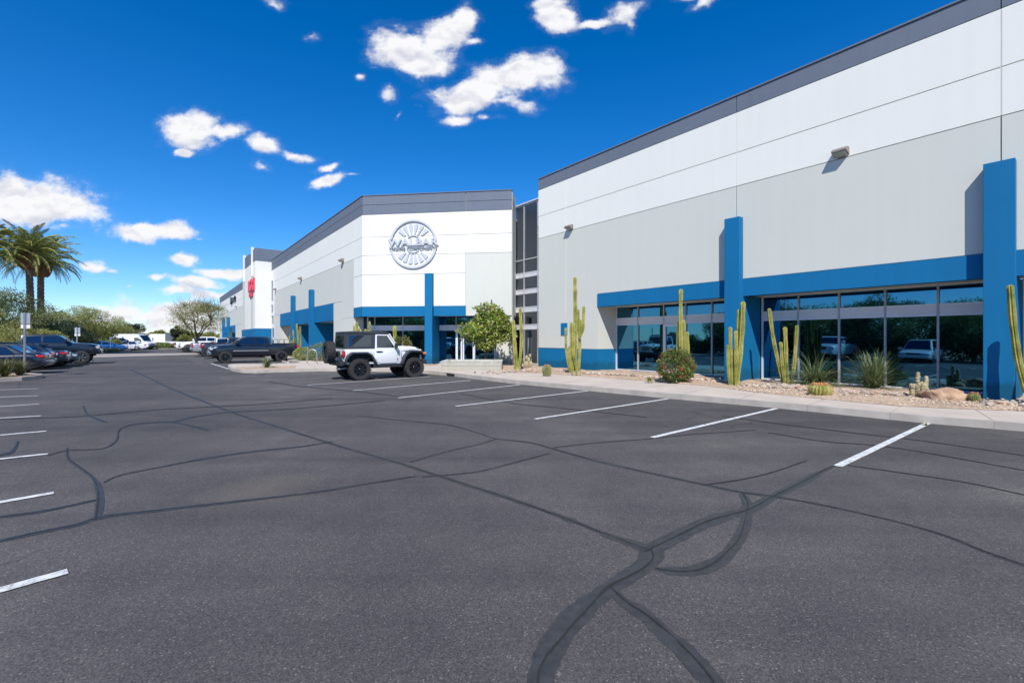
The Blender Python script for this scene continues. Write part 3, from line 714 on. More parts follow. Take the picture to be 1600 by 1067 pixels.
for x in JX[2:-1]: bxp(b1, 'joint_sealant', FM, [(x - GR * .75, x + GR * .75, -.02, .036, 7.36 if x < 10 else 1.24, 10.05)], 'white')
bxp(b1, 'wall', FM, [(-16, 19.33, -.28, -.03, 3.3, 10.62), (15.2, 19.33, -.28, -.03, .02, 3.3)], 'lgrey')
bxp(b1, 'coping', FM, [(-16, 19.37, -.3, .08, 10.672, 10.72)], 'slate')
bxp(b1, 'wall', FM, [(19.09, 19.34, -40, -.285, .02, 10.6)], 'lgrey')
bxp(b1, 'roof', FM, [(-16, 19.08, -40, -.29, 9.9, 10.05)], 'roof')
bxp(b1, 'lintel', FM, [(-16, 14.965, -.28, .075, 3.27, 3.895)], 'blue')
bxp(b1, 'soffit', FM, [(-16, 14.96, -1.5, -.282, 3.33, 3.42)], 'lgrey')
# return wall at the end of the window bay
bxp(b1, 'return_wall', FM, [(14.972, 15.19, -1.5, -.03, 1.222, 3.328)], 'lgrey'); bxp(b1, 'return_wall', FM, [(14.972, 15.19, -1.5, -.03, .05, 1.22)], 'blue')
for c in (8.24, 1.55, -5.14):
    mb = MB(); mb.box(c - .275, c + .275, .078, .37, .05, 6.13, fr=FM); mb.box(c - .2745, c + .2745, -1.31, .0775, .05, 3.268, fr=FM)
    mb.build('pillar', M['blue'], b1, world=True, bevel=.008)
YG = -1.36
RW = [(.2, 2.41, 'pane'), (2.41, 2.73, 'spandrel'), (2.73, 3.30, 'pane')]
xs = [14.9, 13.62, 12.2]
window(b1, FM, 13.62, 14.93, YG, RW); window(b1, FM, 12.2, 13.62, YG, RW)
window(b1, FM, 11.1, 12.2, YG, [(2.41, 2.73, 'spandrel'), (2.73, 3.30, 'pane')]); door(b1, FM, 11.13, 12.17, YG, .18, 2.38, 11.3)
window(b1, FM, 9.91, 11.1, YG, RW); window(b1, FM, 8.56, 9.91, YG, RW)
for k in range(5): window(b1, FM, 7.9 - 1.24 * (k + 1), 7.9 - 1.24 * k, YG, RW)
for k in range(5): window(b1, FM, 1.24 - 1.24 * (k + 1), 1.24 - 1.24 * k, YG, RW)
for k in range(5): window(b1, FM, -5.45 - 1.24 * (k + 1), -5.45 - 1.24 * k, YG, RW)
bxp(b1, 'base_sill', FM, [(-12, 14.95, YG - .06, YG + .1, .1, .148)], 'alu')
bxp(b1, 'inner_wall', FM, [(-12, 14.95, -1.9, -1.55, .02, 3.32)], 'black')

# ---- middle building with the angled corner
b2 = empty('office_building', (P1.x, P1.y, 0), 0, 'white building with angled corner front, slate parapet and tall glass strip', 'building')
T1 = 2.85; TE = 9.48
zr = [3.74, 5.74, 6.95, 8.1, 9.51, 10.12, 10.69]
cells = [(.0, T1, 3.13, 6.95, 'lgrey'), (T1, TE, 3.74, 5.74, 'white'), (T1, TE, 5.74, 6.95, 'white'),
         (0, TE, 6.95, 8.1, 'white'), (0, TE, 8.1, 9.51, 'white')]
for a, b in ((0, T1), (T1, TE)):
    cells += [(a, b, 9.51, 10.12, 'slate'), (a, b, 10.12, 10.69, 'slate')]
skin(b2, FW, [(a, min(b, TE + .02), c, d, m) for a, b, c, d, m in cells])
bxp(b2, 'wall', FW, [(.0, TE - .1, -.28, -.03, 3.15, 10.66)], 'white')
bxp(b2, 'lintel', FW, [(T1 + .002, TE + .03, -.28, .065, 3.13, 3.737)], 'blue')
S2 = 28.46
cells = []
JL = [29.99, 32.5, 39.9, 46.5, 53.1, 57.9]
cells += [(S2 - .01, 29.99, a, b, 'white') for a, b in ((3.74, 5.74), (5.74, 6.95), (6.95, 8.1), (8.1, 9.51))] + [(S2 - .01, 29.99, 9.51, 10.12, 'slate'), (S2 - .01, 29.99, 10.12, 10.69, 'slate')]
for a, b in zip(JL[:-1], JL[1:]):
    cells += [(a, b, 6.95, 8.1, 'white'), (a, b, 8.1, 9.51, 'white'), (a, b, 9.51, 10.12, 'slate'), (a, b, 10.12, 10.69, 'slate')]
cells += [(29.99, 32.5, 3.13, 6.95, 'lgrey'), (32.5, 34.4, 4.35, 6.95, 'lgrey'), (34.4, 39.9, 4.35, 6.95, 'lgrey'), (39.9, 46.5, 4.35, 6.95, 'lgrey'), (46.5, 53.1, 4.35, 6.95, 'lgrey'),
          (53.1, 57.9, 4.35, 6.95, 'lgrey')]
skin(b2, FL, cells)
bxp(b2, 'wall_panel', FL, [(32.5 + GR, 34.4, -.02, .045, .1, 4.35 - GR), (29.99, 32.5 - GR, -.02, .045, .1, 3.13)], 'lgrey')
bxp(b2, 'wall_panel', FL, [(53.1, 56.4, -.02, .045, .1, 4.35 - GR)], 'lgrey')
bxp(b2, 'wall', FL, [(S2 + .1, 57.9, -.28, -.03, 4.36, 10.66), (S2 + .1, 34.38, -.28, -.03, 3.15, 4.36), (30.2, 34.38, -.28, -.03, .02, 3.15), (53.3, 57.9, -.28, -.03, .02, 4.36)], 'lgrey')
bxp(b2, 'lintel', FL, [(S2 - .03, 29.985, -.28, .065, 3.13, 3.737)], 'blue')
bxp(b2, 'lintel', FL, [(34.4, 53.1, -.28, .075, 3.06, 4.345)], 'blue')
bxp(b2, 'return_wall', FL, [(30.0, 30.18, -2.6, -.03, .05, 3.128)], 'lgrey')
bxp(b2, 'return_wall', FL, [(53.12, 53.29, -2.2, -.03, .05, 3.3)], 'lgrey')
bxp(b2, 'return_wall', FL, [(34.2, 34.39, -2.2, -.285, .05, 3.3)], 'lgrey')
bxp(b2, 'soffit', FL, [(34.4, 53.1, -2.2, -.284, 3.12, 3.2)], 'lgrey')
bxp(b2, 'soffit', FW, [(.0, TE + .3, -1.7, -.284, 3.2, 3.28)], 'lgrey')
bxp(b2, 'coping', FW, [(-.02, TE + .05, -.3, .08, 10.692, 10.74)], 'slate'); bxp(b2, 'coping', FL, [(S2 - .06, 57.9, -.3, .08, 10.692, 10.741)], 'slate')
bxp(b2, 'end_wall', FW, [(-.02, .2, -.9, -.03, .02, 3.14), (-.02, .2, -1.85, -.03, 3.14, 10.68)], 'lgrey')
# roof and rear mass
mb = MB(); mb.prism([tuple(SD(23.4, 18.6)[:2]), tuple(SD(28.6, 10.5)[:2]), tuple(SD(57.8, 10.5)[:2]), tuple(SD(57.8, 60)[:2]), tuple(SD(23.4, 60)[:2])], 9.7, 9.85)
mb.build('roof', M['roof'], b2, world=True)
for c, fr, y1 in ((39.9, FL, .078), (46.5, FL, .078)):
    mb = MB(); mb.box(c - .3, c + .3, y1, .37, .05, 5.78, fr=fr); mb.box(c - .2995, c + .2995, -1.95, y1 - .0005, .05, 3.058, fr=fr); mb.build('pillar', M['blue'], b2, world=True, bevel=.01)
mb = MB(); mb.box(4.86, 5.34, .068, .37, .05, 5.73, fr=FW); mb.box(4.8605, 5.3395, -1.2, .0675, .05, 3.128, fr=FW); mb.build('pillar', M['blue'], b2, world=True, bevel=.01)
# corner shop front
def tw(u):
    k = (u - CX) / F; o = P1 - NX * 1.25
    return (o.x - o.y * k) / (.9919 + .1271 * k)
RW2 = [(.2, 2.28, 'pane'), (2.28, 2.58, 'spandrel'), (2.58, 3.18, 'pane')]
w = [tw(u) for u in (575, 586, 630, 672)]
for a, b in zip(w[1:], w[:-1]): window(b2, FW, a, b, -1.25, RW2)
t5, t4, t3, t2, t1 = tw(682.5), tw(713), tw(723), tw(742), tw(773)
window(b2, FW, t4, t5, -1.25, RW2)
window(b2, FW, t2, t4, -1.25, [(2.28, 2.58, 'spandrel'), (2.58, 3.18, 'pane')])
door(b2, FW, t3 + .02, t4 - .03, -1.25, .17, 2.26, t3 + .15); door(b2, FW, t2 + .03, t3 - .02, -1.25, .17, 2.26, t3 - .15)
window(b2, FW, t1, t2, -1.25, RW2)
bxp(b2, 'wall', FW, [(.2, t1 - .03, -1.5, -1.2, .02, 3.19)], 'lgrey')
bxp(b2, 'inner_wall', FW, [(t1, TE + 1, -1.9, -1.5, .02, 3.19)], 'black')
# long shop front on the side
SE = [34.4, 35.8, 37.2, 38.6, 39.6, 40.2, 41.6, 43.0, 44.4, 46.2, 46.8, 48.3, 49.8, 51.3, 53.1]
for a, b in zip(SE[:-1], SE[1:]): window(b2, FL, a, b, -2.0, [(.2, 2.3, 'pane'), (2.3, 2.6, 'spandrel'), (2.6, 3.1, 'pane')])
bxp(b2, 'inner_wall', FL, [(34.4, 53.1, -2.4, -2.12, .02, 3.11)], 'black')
# narrow glass strip before the tower
bxp(b2, 'wall_panel', FL, [(57.75, 57.9, -.02, .045, .1, 4.35)], 'lgrey')
window(b2, FL, 56.45, 57.72, .0, [(.2, 1.6, 'pane'), (1.6, 1.9, 'spandrel'), (1.9, 3.0, 'pane'), (3.0, 3.4, 'spandrel'), (3.4, 4.35, 'pane')], glass='glass2')
window(b2, FL, 56.45, 57.72, .055, [(4.35, 4.7, 'spandrel'), (4.7, 5.6, 'pane'), (5.6, 6.0, 'spandrel'), (6.0, 8.3, 'pane')], glass='glass2')
# tall glass link towards the right building
RW3 = [(.2, 2.33, 'pane'), (2.33, 2.61, 'spandrel'), (2.61, 3.42, 'pane'), (3.42, 3.71, 'spandrel'), (3.71, 4.56, 'pane'), (4.56, 4.82, 'spandrel'), (4.82, 5.6, 'pane'), (5.6, 5.87, 'spandrel'), (5.87, 6.7, 'pane'), (6.7, 10.12, 'pane')]
FG = Frame(BX * 18.2, AX, -BX)
for a, b in ((19.36, 20.93), (20.93, 22.26), (22.26, 23.6), (23.6, 25.0)):
    window(b2, FG, a, b, 0, RW3, glass='glass2' , fw=.06)
bxp(b2, 'coping', FG, [(19.36, 25.2, -.25, .12, 10.18, 10.26)], 'alu')
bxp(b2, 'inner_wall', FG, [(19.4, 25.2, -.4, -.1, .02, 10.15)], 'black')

# ---- tower building and the far building
b3 = empty('tower_building', SD(58, 8.5), 0, 'tall white stepped tower with slate cap, blue base and red sign', 'building')
FT = Frame(BX * 8.5, AX, -BX)
bxp(b3, 'wall', FT, [(58.04, 68, -12, -.03, .05, 11.0)], 'white')
for a, b, y, m in ((58.0, 59.5, .02, 'white'), (59.7, 61.3, -.0, 'lgrey'), (61.3, 62.6, -.0, 'white'), (62.6, 65.9, .02, 'white'), (66.1, 68, .0, 'lgrey')):
    bxp(b3, 'wall_panel', FT, [(a + GR, b - GR, -.028, .05 + y, 2.92, 10.5)], m)
FTs = Frame(AX * 58 + BX * 8.45, BX, -AX)
for a, b in ((0, 1.75),): bxp(b3, 'wall_panel', FTs, [(a, b, -.03, .04, 2.92, 10.5)], 'white')
bxp(b3, 'cap', FT, [(57.94, 59.5, -12.05, .09, 10.5, 11.95)], 'slate', .03); bxp(b3, 'cap', FT, [(59.7, 62.6, -12, .03, 10.5, 11.75)], 'slate', .03)
bxp(b3, 'cap', FT, [(62.6, 65.9, -12, .09, 10.5, 11.92)], 'slate', .03); bxp(b3, 'cap', FT, [(66.1, 68.04, -12, .03, 10.5, 11.9)], 'slate', .03)
for a in (59.5, 65.9): bxp(b3, 'fin', FT, [(a + .03, a + .16, -.02, .26, 8.95, 12.25)], 'white', .01)
bxp(b3, 'base', FT, [(57.92, 68.05, -1.72, .16, .05, 2.9)], 'blue', .01)
b4 = empty('office_building', SD(116, 10.15), 0, 'farthest white building with slate parapet and small black sign, beyond the tower', 'building')
FF = Frame(BX * 10.15, AX, -BX)
cells = []
for a, b in ((68.05, 76), (76, 84), (84, 92), (92, 100), (100, 108), (108, 116)):
    cells += [(a, b, 9.42, 10.02, 'slate'), (a, b, 10.02, 10.66, 'slate'), (a, b, 8.1, 9.42, 'white'), (a, b, 6.9, 8.1, 'white'), (a, b, 4.1, 6.9, 'lgrey')]
skin(b4, FF, cells)
bxp(b4, 'wall_panel', FF, [(68.05, 89.9, -.02, .045, .05, 4.1 - GR)], 'lgrey'); bxp(b4, 'wall_panel', FF, [(111, 116, -.02, .045, .05, 4.1 - GR)], 'lgrey')
bxp(b4, 'wall', FF, [(68.06, 115.98, -.3, -.03, 4.1, 10.6), (68.06, 89.8, -.3, -.03, .05, 4.1), (111.1, 115.98, -.3, -.03, .05, 4.1), (115.7, 115.98, -40, -.3, .05, 10.6)], 'lgrey')
bxp(b4, 'roof', FF, [(68.1, 115.7, -40, -.31, 9.8, 9.95)], 'roof')
bxp(b4, 'lintel', FF, [(89.9, 111, -.3, .08, 2.9, 4.1)], 'blue')
for c in (98, 105.8): bxp(b4, 'pillar', FF, [(c - .5, c + .5, .085, .5, .05, 5.75), (c - .499, c + .499, -1.9, .084, .05, 2.89)], 'blue')
bxp(b4, 'return_wall', FF, [(110.8, 111, -2.1, -.31, .05, 2.95)], 'lgrey')
for k in range(8): window(b4, FF, 90 + k * 2.6, 92.6 + k * 2.6, -2.0, [(.2, 2.2, 'pane'), (2.2, 2.9, 'pane')])
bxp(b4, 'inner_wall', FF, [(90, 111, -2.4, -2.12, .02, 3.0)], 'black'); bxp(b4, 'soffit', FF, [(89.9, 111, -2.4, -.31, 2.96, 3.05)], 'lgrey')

# ---- wall lamps
def wall_lamp(fr, x, z, y0, lab, first=[None]):
    o = empty('wall_lamp', fr(x, y0, z), math.atan2(fr.ex.y, fr.ex.x), lab, 'wall lamp', 'brown wall lamps high on the facades')
    s = 1 if fr.ex.cross(fr.ey).z > 0 else -1
    if first[0] is None:
        mb = MB(); mb.front([(0, -.1), (0, .13), (s * .16, .13), (s * .3, .04), (s * .3, -.02)], -.2, .2); h = mb.build('housing', M['lamp'], o, bevel=.012)
        mb = MB(); mb.front([(s * .02, -.105), (s * .285, -.035), (s * .28, -.045), (s * .02, -.118)], -.17, .17); mb.build('lens', M['lamplens'], o)
        mb = MB(); mb.box(-.1, .1, -s * .01, s * .03, -.16, .16); mb.build('back_plate', M['lamp'], o)
        first[0] = o
    else:
        for ch in [x for x in bpy.data.objects if x.parent == first[0]]: copy_tree(ch, o)
wall_lamp(FM, 16.8, 7.47, .045, 'brown wall lamp high on the right building near its left corner, above the tall cactus')
wall_lamp(FM, 4.94, 7.5, .045, 'brown wall lamp high on the right building between the two blue pillars')
wall_lamp(FL, 32.2, 7.15, .045, 'brown wall lamp on the middle building, nearest the angled corner')
wall_lamp(FL, 44.0, 7.15, .045, 'brown wall lamp on the middle building above the two blue pillars')
wall_lamp(FL, 55.4, 7.15, .045, 'brown wall lamp on the middle building beside the white tower')
wall_lamp(FF, 88.2, 7.1, .045, 'small wall lamp under the black sign on the farthest building')
wall_lamp(FF, 101, 7.1, .045, 'small wall lamp at the far end of the farthest building')
# blue square cover on the wall
o = empty('wall_cover', FM(17.45, .05, 1.95), 0, 'small square blue panel on the grey wall behind the tall cactus', 'panel')
mb = MB(); mb.box(17.03, 17.5, .046, .085, 1.92, 2.55, fr=FM); mb.build('plate', M['blue'], o, world=True, bevel=.006)
mb = MB()
for a in (17.06, 17.47):
    for z in (1.95, 2.52): mb.box(a - .01, a + .01, .086, .092, z - .01, z + .01, fr=FM)
mb.build('bolt', M['galv'], o, world=True)

# ---- round emblem
def text_mesh(name, s, size, depth, m, parent, fr, cx, cz, y, width=None, offset=.0, height=None, shear=0):
    cu = bpy.data.curves.new(name, 'FONT'); cu.body = s; cu.size = size; cu.extrude = depth / 2; cu.align_x = 'CENTER'; cu.align_y = 'CENTER'; cu.offset = offset; cu.resolution_u = 3; cu.shear = shear
    t = bpy.data.objects.new(name, cu); C.objects.link(t); bpy.context.view_layer.update()
    me = bpy.data.meshes.new_from_object(t.evaluated_get(bpy.context.evaluated_depsgraph_get()))
    bpy.data.objects.remove(t); bpy.data.curves.remove(cu)
    co_ = np.empty(len(me.vertices) * 3); me.vertices.foreach_get('co', co_); co_ = co_.reshape(-1, 3)
    mn, mx_ = co_.min(0), co_.max(0); c = (mn + mx_) / 2; sx = (width / (mx_[0] - mn[0])) if width else 1; sy = (height / (mx_[1] - mn[1])) if height else 1
    off = root_off(parent)
    out = [Vector(fr(cx + fr.sgn * (p[0] - c[0]) * sx, y + p[2], cz + (p[1] - c[1]) * sy)) - off for p in co_]
    for v, p in zip(me.vertices, out): v.co = p
    bm = bmesh.new(); bm.from_mesh(me); bmesh.ops.recalc_face_normals(bm, faces=bm.faces); bm.to_mesh(me); bm.free()
    me.materials.clear(); me.materials.append(M[m]); o = bpy.data.objects.new(name, me); C.objects.link(o); o.parent = parent; return o
for fr in (FM, FL, FW, FF, FT): fr.sgn = -1        # wall x runs away to the left, so letters run the other way
def tface(u):
    k = (u - CX) / F; return (P1.x - P1.y * k) / (.9919 + .1271 * k)
EC = tface(646.5); EZ = 1.7 + (530 - 381) * 28.1 / F
em = empty('emblem', FW(EC, .05, EZ - 1.5), 0, 'round silver turbine wheel emblem with raised lettering on the white angled wall', 'sign')
def arc(mb, r0, r1, a0, a1, y0, y1, n=40):
    vs = []; 
    for i in range(n + 1):
        a = a0 + (a1 - a0) * i / n; c, s = math.cos(a), math.sin(a)
        vs += [FW(EC + r0 * c, y0, EZ + r0 * s), FW(EC + r1 * c, y0, EZ + r1 * s), FW(EC + r1 * c, y1, EZ + r1 * s), FW(EC + r0 * c, y1, EZ + r0 * s)]
    fs = [(4 * i + j, 4 * i + (j + 1) % 4, 4 * i + 4 + (j + 1) % 4, 4 * i + 4 + j) for i in range(n) for j in range(4)] + [(0, 1, 2, 3), (4 * n, 4 * n + 1, 4 * n + 2, 4 * n + 3)]
    mb.add(vs, fs)
RO = 1.52
for a0, a1, nm in ((R(12), R(168), 'rim'), (R(193), R(347), 'rim')):
    mb = MB(); arc(mb, RO - .13, RO, a0, a1, .07, .15); mb.build(nm, M['sign_metal'], em, world=True, bevel=.012)
for a0, a1 in ((R(50), R(130)), (R(230), R(310))):
    mb = MB(); arc(mb, .50, .55, a0, a1, .07, .12, 16); mb.build('inner_ring', M['sign_metal'], em, world=True)
mb = MB()
for i in range(20):
    a = 2 * math.pi * (i + .5) / 20
    if abs(math.sin(a)) < .2: continue
    mb = MB(); c, s = math.cos(a), math.sin(a); tw_ = .06; vs = []
    P = []
    r_in = max(.56, (.52 if s > 0 else .50) / abs(s))
    if r_in > 1.1: continue
    hh_ = lambda r: .025 + (r - .56) * .17
    for r, h in ((r_in, hh_(r_in)), ((r_in + 1.2) / 2, hh_((r_in + 1.2) / 2)), (1.2, .135), (1.27, .12)):
        sk = .0 if r < 1.25 else -.03
        P.append((r, h + sk * 0))
    poly = [(r, h) for r, h in P] + [(r - (.05 if r > 1.25 else 0), -h) for r, h in reversed(P)]
    q = [FW(EC + r * c - h * s, .07, EZ + r * s + h * c) for r, h in poly] + [FW(EC + r * c - h * s, .11, EZ + r * s + h * c) for r, h in poly]
    n = len(poly); mb.add(q, [tuple(range(n)), tuple(range(n, 2 * n))] + [(j, (j + 1) % n, n + (j + 1) % n, n + j) for j in range(n)])
    mb.build('blade', M['sign_metal'], em, world=True, bevel=.008, seg=1)
mb = MB()
for a in (60, 120, 240, 300):
    for r in (1.45, .52): mb = MB(); c, s = math.cos(R(a)), math.sin(R(a)); mb.tube([FW(EC + r * c, .04, EZ + r * s), FW(EC + r * c, .075, EZ + r * s)], .02, 6); mb.build('stand_off', M['galv'], em, world=True)
text_mesh('lettering', 'WALBAR', .5, .06, 'sign_metal', em, FW, EC, EZ + .12, .14, width=3.25, height=.45, offset=.018)
text_mesh('lettering', 'ENGINE COMPONENTS', .2, .05, 'letter_grey', em, FW, EC + .0, EZ - .25, .13, width=3.05, height=.18, offset=.006)
# ---- red sign on the tower
rs = empty('wall_sign', FT(60.4, .1, 6.7), 0, 'red logo sign with large letters on the white tower', 'sign')
text_mesh('lettering', 'LGR', 1.6, .16, 'red', rs, FT, 60.4, 7.95, .16, width=3.7, height=1.35, offset=.07)
text_mesh('lettering', 'GPS', .6, .12, 'red', rs, FT, 60.6, 6.85, .14, width=2.7, height=.5, offset=.03)
mb = MB(); mb.box(58.7, 62.2, .09, .2, 7.17, 7.23, fr=FT); mb.box(58.3, 58.42, .06, .22, 7.2, 8.65, fr=FT); mb.build('frame', M['red'], rs, world=True)
bs = empty('wall_sign', FF(92, .1, 8.0), 0, 'small black lettered sign on the farthest building', 'sign')
text_mesh('lettering', 'Jpwet', 1.3, .2, 'black', bs, FF, 92.2, 8.55, .2, width=6.6, height=1.25, offset=.04)
# ------------------------------------------------------------------ plants
def leafobj(name, P, size, asp, m, parent, seed=0, up=0, outward=None):
    rng = np.random.default_rng(seed); V, Q = leaf_quads(np.asarray(P), size, asp, rng, up, outward)
    return fast_mesh(name, V, Q, m, parent)
def cactus(base_uv, arms, Y, lab, m='cactus', ribs=9, seed=0, group=None, z0=.17, name='column_cactus'):
    """arms: ([(u,v)...] from the foot up, radius px)"""
    rn = random.Random(seed); b = at(base_uv[0], base_uv[1], Y); o = empty(name, (b.x, b.y, z0), 0, lab, 'cactus', group)
    prof = [1.0, .62] * ribs
    for k, (pl, rp) in enumerate(arms):
        off = rn.uniform(-1, 1) * rp / F * Y * 1.6
        pts = [at(u, v, Y + off) for u, v in pl]
        pts[0].z = min(pts[0].z, z0 + .0) if k == 0 or abs(pl[0][1] - base_uv[1]) < 9 else pts[0].z
        r = rp / F * Y; P = []; 
        for i in range(len(pts) - 1):
            L = (pts[i + 1] - pts[i]).length; n = max(2, int(L / .12))
            for j in range(n): P.append(pts[i].lerp(pts[i + 1], j / n))
        P.append(pts[-1])
        for _ in range(3):
            P = [P[0]] + [(P[i - 1] + P[i] * 2 + P[i + 1]) / 4 for i in range(1, len(P) - 1)] + [P[-1]]
        tot = len(P); rad = []; ph = rn.random() * 6
        for i in range(tot):
            f = i / (tot - 1); rr = r * (.82 + .18 * min(1, f * 3)) * (1 + .07 * math.sin(i * .9 + ph) + rn.uniform(-.03, .03)); rad.append(rr)
        tip = (P[-1] - P[-2]).normalized()
        for q, s in ((.35, .93), (.6, .78), (.8, .5), (.88, .2)): P.append(P[tot - 1] + tip * r * q * 1.2); rad.append(r * s)
        mb = MB(); mb.tube(P, rad, ribs * 2, prof=prof); mb.build('stem', M[m], o, world=True, smooth=60)
    return o
GC = 'column cacti along the buildings'
def yb(v, z=.17): return F * (CAMH - z) / (v - HY)
cactus((807, 578), [([(806, 578), (804, 540), (802, 503)], 2.7), ([(808, 578), (806, 556), (805, 536)], 2.5), ([(809, 578), (813, 560), (815, 535), (813, 484)], 2.6)], yb(578), 'two-armed column cactus between the broadleaf tree and the glass strip', seed=1, group=GC)
cactus((897, 583), [([(899, 583), (899, 520), (898.5, 436)], 3.1), ([(904, 583), (906, 540), (905, 520), (903, 486)], 2.5), ([(905, 528), (911, 517), (912, 481)], 2.5), ([(906, 530), (906.5, 515), (907, 502)], 2.2),
   ([(895, 583), (893, 545), (892.5, 506)], 2.5), ([(891, 582), (886, 560), (884, 540), (884, 514)], 1.9), ([(893, 582), (890, 563), (889, 544)], 2.0), ([(902, 583), (896, 552), (896, 508)], 2.4)], yb(583), 'tallest many-armed column cactus in front of the blue square wall panel', seed=2, group=GC)
cactus((1067, 590), [([(1064, 591), (1063, 520), (1064, 455)], 3.1), ([(1069, 591), (1069, 550), (1068, 503)], 2.9), ([(1074, 591), (1075, 550), (1074, 521)], 2.6), ([(1060, 591), (1059, 540), (1060, 505)], 2.5)], yb(591), 'column cactus rising behind the round red-flowered bush', seed=3, group=GC)
cactus((1148, 602), [([(1151, 602), (1156, 560), (1160, 510), (1161, 475)], 3.7), ([(1148, 602), (1153, 560), (1154.5, 500), (1155, 487)], 3.2), ([(1143, 602), (1141, 560), (1141, 514)], 3.0), ([(1146, 602), (1145.5, 575), (1146, 549)], 3.0), ([(1140, 600), (1137, 570), (1137, 541)], 2.0), ([(1150, 602), (1150, 550), (1150, 520)], 3.0)], yb(602), 'thick upright column cactus in front of the middle blue pillar', seed=4, group=GC)
cactus((1228, 600), [([(1224, 600), (1217, 572), (1208, 530), (1202, 485)], 2.9), ([(1226, 600), (1222, 570), (1220, 537)], 2.6), ([(1230, 600), (1228, 560), (1226.5, 514)], 3.1), ([(1237, 600), (1242, 560), (1245, 511)], 2.7), ([(1227, 600), (1224, 575), (1223, 540)], 2.3)], yb(600), 'splayed cactus with one long leaning arm before the wide dark windows', seed=5, group=GC)
cactus((1612, 634), [([(1612, 634), (1600, 600), (1590, 560), (1582, 500), (1578.5, 450)], 4.6), ([(1614, 634), (1612, 590), (1610, 540), (1611, 480)], 4.8), ([(1618, 634), (1632, 590), (1640, 500)], 4.8)], yb(634), 'leaning pale cactus arm at the far right edge in front of the blue pillar', seed=6, group=GC)
cactus((557, 575), [([(557, 570), (557, 540), (557.5, 506)], 2.2), ([(561, 570), (561, 540), (561, 515)], 2.0), ([(570, 570), (571, 516)], 1.9), ([(575, 570), (574, 540), (574, 517)], 1.6), ([(577, 570), (577.5, 530), (577.5, 504)], 1.8), ([(553, 570), (553, 510)], 1.2)], 28.6, 'cactus stems showing above the dark roof of the white off-road car', seed=7, group=GC)
cactus((617, 572), [([(617, 571), (617, 540), (617, 512)], 3.0), ([(612, 571), (613, 535)], 2.2)], 27.0, 'single cactus stem behind the windscreen of the white off-road car', seed=8, group=GC)
cactus((466, 556), [([(466, 556), (466, 530), (463.7, 507)], 1.3), ([(469, 556), (470, 530), (469, 511)], 1.2), ([(460, 556), (459, 530), (458, 516)], 1.1), ([(461, 556), (461, 530)], 1.6), ([(456, 556), (456, 534)], 1.5), ([(467, 556), (466, 516)], 1.1), ([(453, 556), (452.5, 525)], .8)], 38.5, 'cluster of thin cacti in the entrance bay behind the black pickup', seed=9, group=GC)
cactus((361, 552), [([(361, 552), (361, 512)], 1.0), ([(359, 552), (359, 526)], 1.2), ([(357.5, 552), (357, 529)], 1.0)], 56, 'small distant cactus in front of the blue tower base', seed=10, group=GC)
# prickly pear by the glass strip
o = empty('prickly_pear', G(822, 574.5, .17), 0, 'small pale prickly pear beside the blue wall end', 'cactus')
mb = MB(); rn = random.Random(3)
for (x, z, r) in ((0, .18, .17), (.12, .42, .14), (-.16, .38, .13), (.02, .55, .12), (.2, .65, .1), (.25, .22, .13), (-.3, .2, .12)):
    mb.ico((x, rn.uniform(-.06, .06), z), r, int(x * 100) + 50, 2, (.85, .28, 1.1), .04)
mb.build('pads', M['cactus_pale'], o, smooth=60)
# barrel cacti
def barrel(p, r, h, lab, top='rust', seed=0, m='cactus_dk', ribs=20):
    o = empty('barrel_cactus', p, 0, lab, 'cactus')
    prof = [1, .86] * ribs; k = 12; P = []; rad = []
    for i in range(k + 1):
        f = i / k; a = f * math.pi * .47
        P.append((0, 0, h * f ** .9)); rad.append(r * math.sin(math.pi * (.22 + .62 * f)) ** .6 if f < .95 else r * .3)
    mb = MB(); mb.tube(P, rad, ribs * 2, prof=prof); mb.build('body', M[m], o, smooth=60)
    rng = np.random.default_rng(seed); n = 900; f = rng.uniform(.05, .95, n); a = (np.floor(rng.uniform(0, ribs, n)) / ribs) * 2 * np.pi
    rr = r * np.sin(np.pi * (.22 + .62 * f)) ** .6 * 1.01; PP = np.stack([rr * np.cos(a), rr * np.sin(a), h * f ** .9], 1)
    V, Q = leaf_quads(PP, r * .2, .12, rng, 0, PP * 2.5 / r); fast_mesh('spines', V, Q, M['spine'], o)
    mb = MB(); rn = random.Random(seed)
    for i in range(16):
        a = i / 16 * 6.283; q = r * rn.uniform(.45, .62); mb.ico((q * math.cos(a), q * math.sin(a), h * .97 + rn.uniform(-.01, .03)), r * .15, i, 1)
    mb.build('blossom', M[top], o)
barrel(G(854.5, 586.5, .17), .19, .43, 'barrel cactus with dry orange top near the left end of the blue base', seed=1)
barrel(G(1281.5, 617.5, .17), .28, .30, 'squat golden barrel cactus at the sidewalk edge under the wide windows', seed=2, m='cactus')
barrel(G(1522, 627, .17), .11, .2, 'tiny barrel cactus touching the right end of the boulder', seed=3)
# stump beside tall cactus
o = empty('cut_cactus_stump', G(900, 586, .17), 0, 'two short cut stumps at the foot of the tallest cactus', 'stump')
mb = MB(); [mb.tube([(x, 0, 0), (x, 0, .16), (x, 0, .165)], [.09, .1, .07], 10) for x in (-.1, .11)]; mb.build('stump', M['cactus_pale'], o)
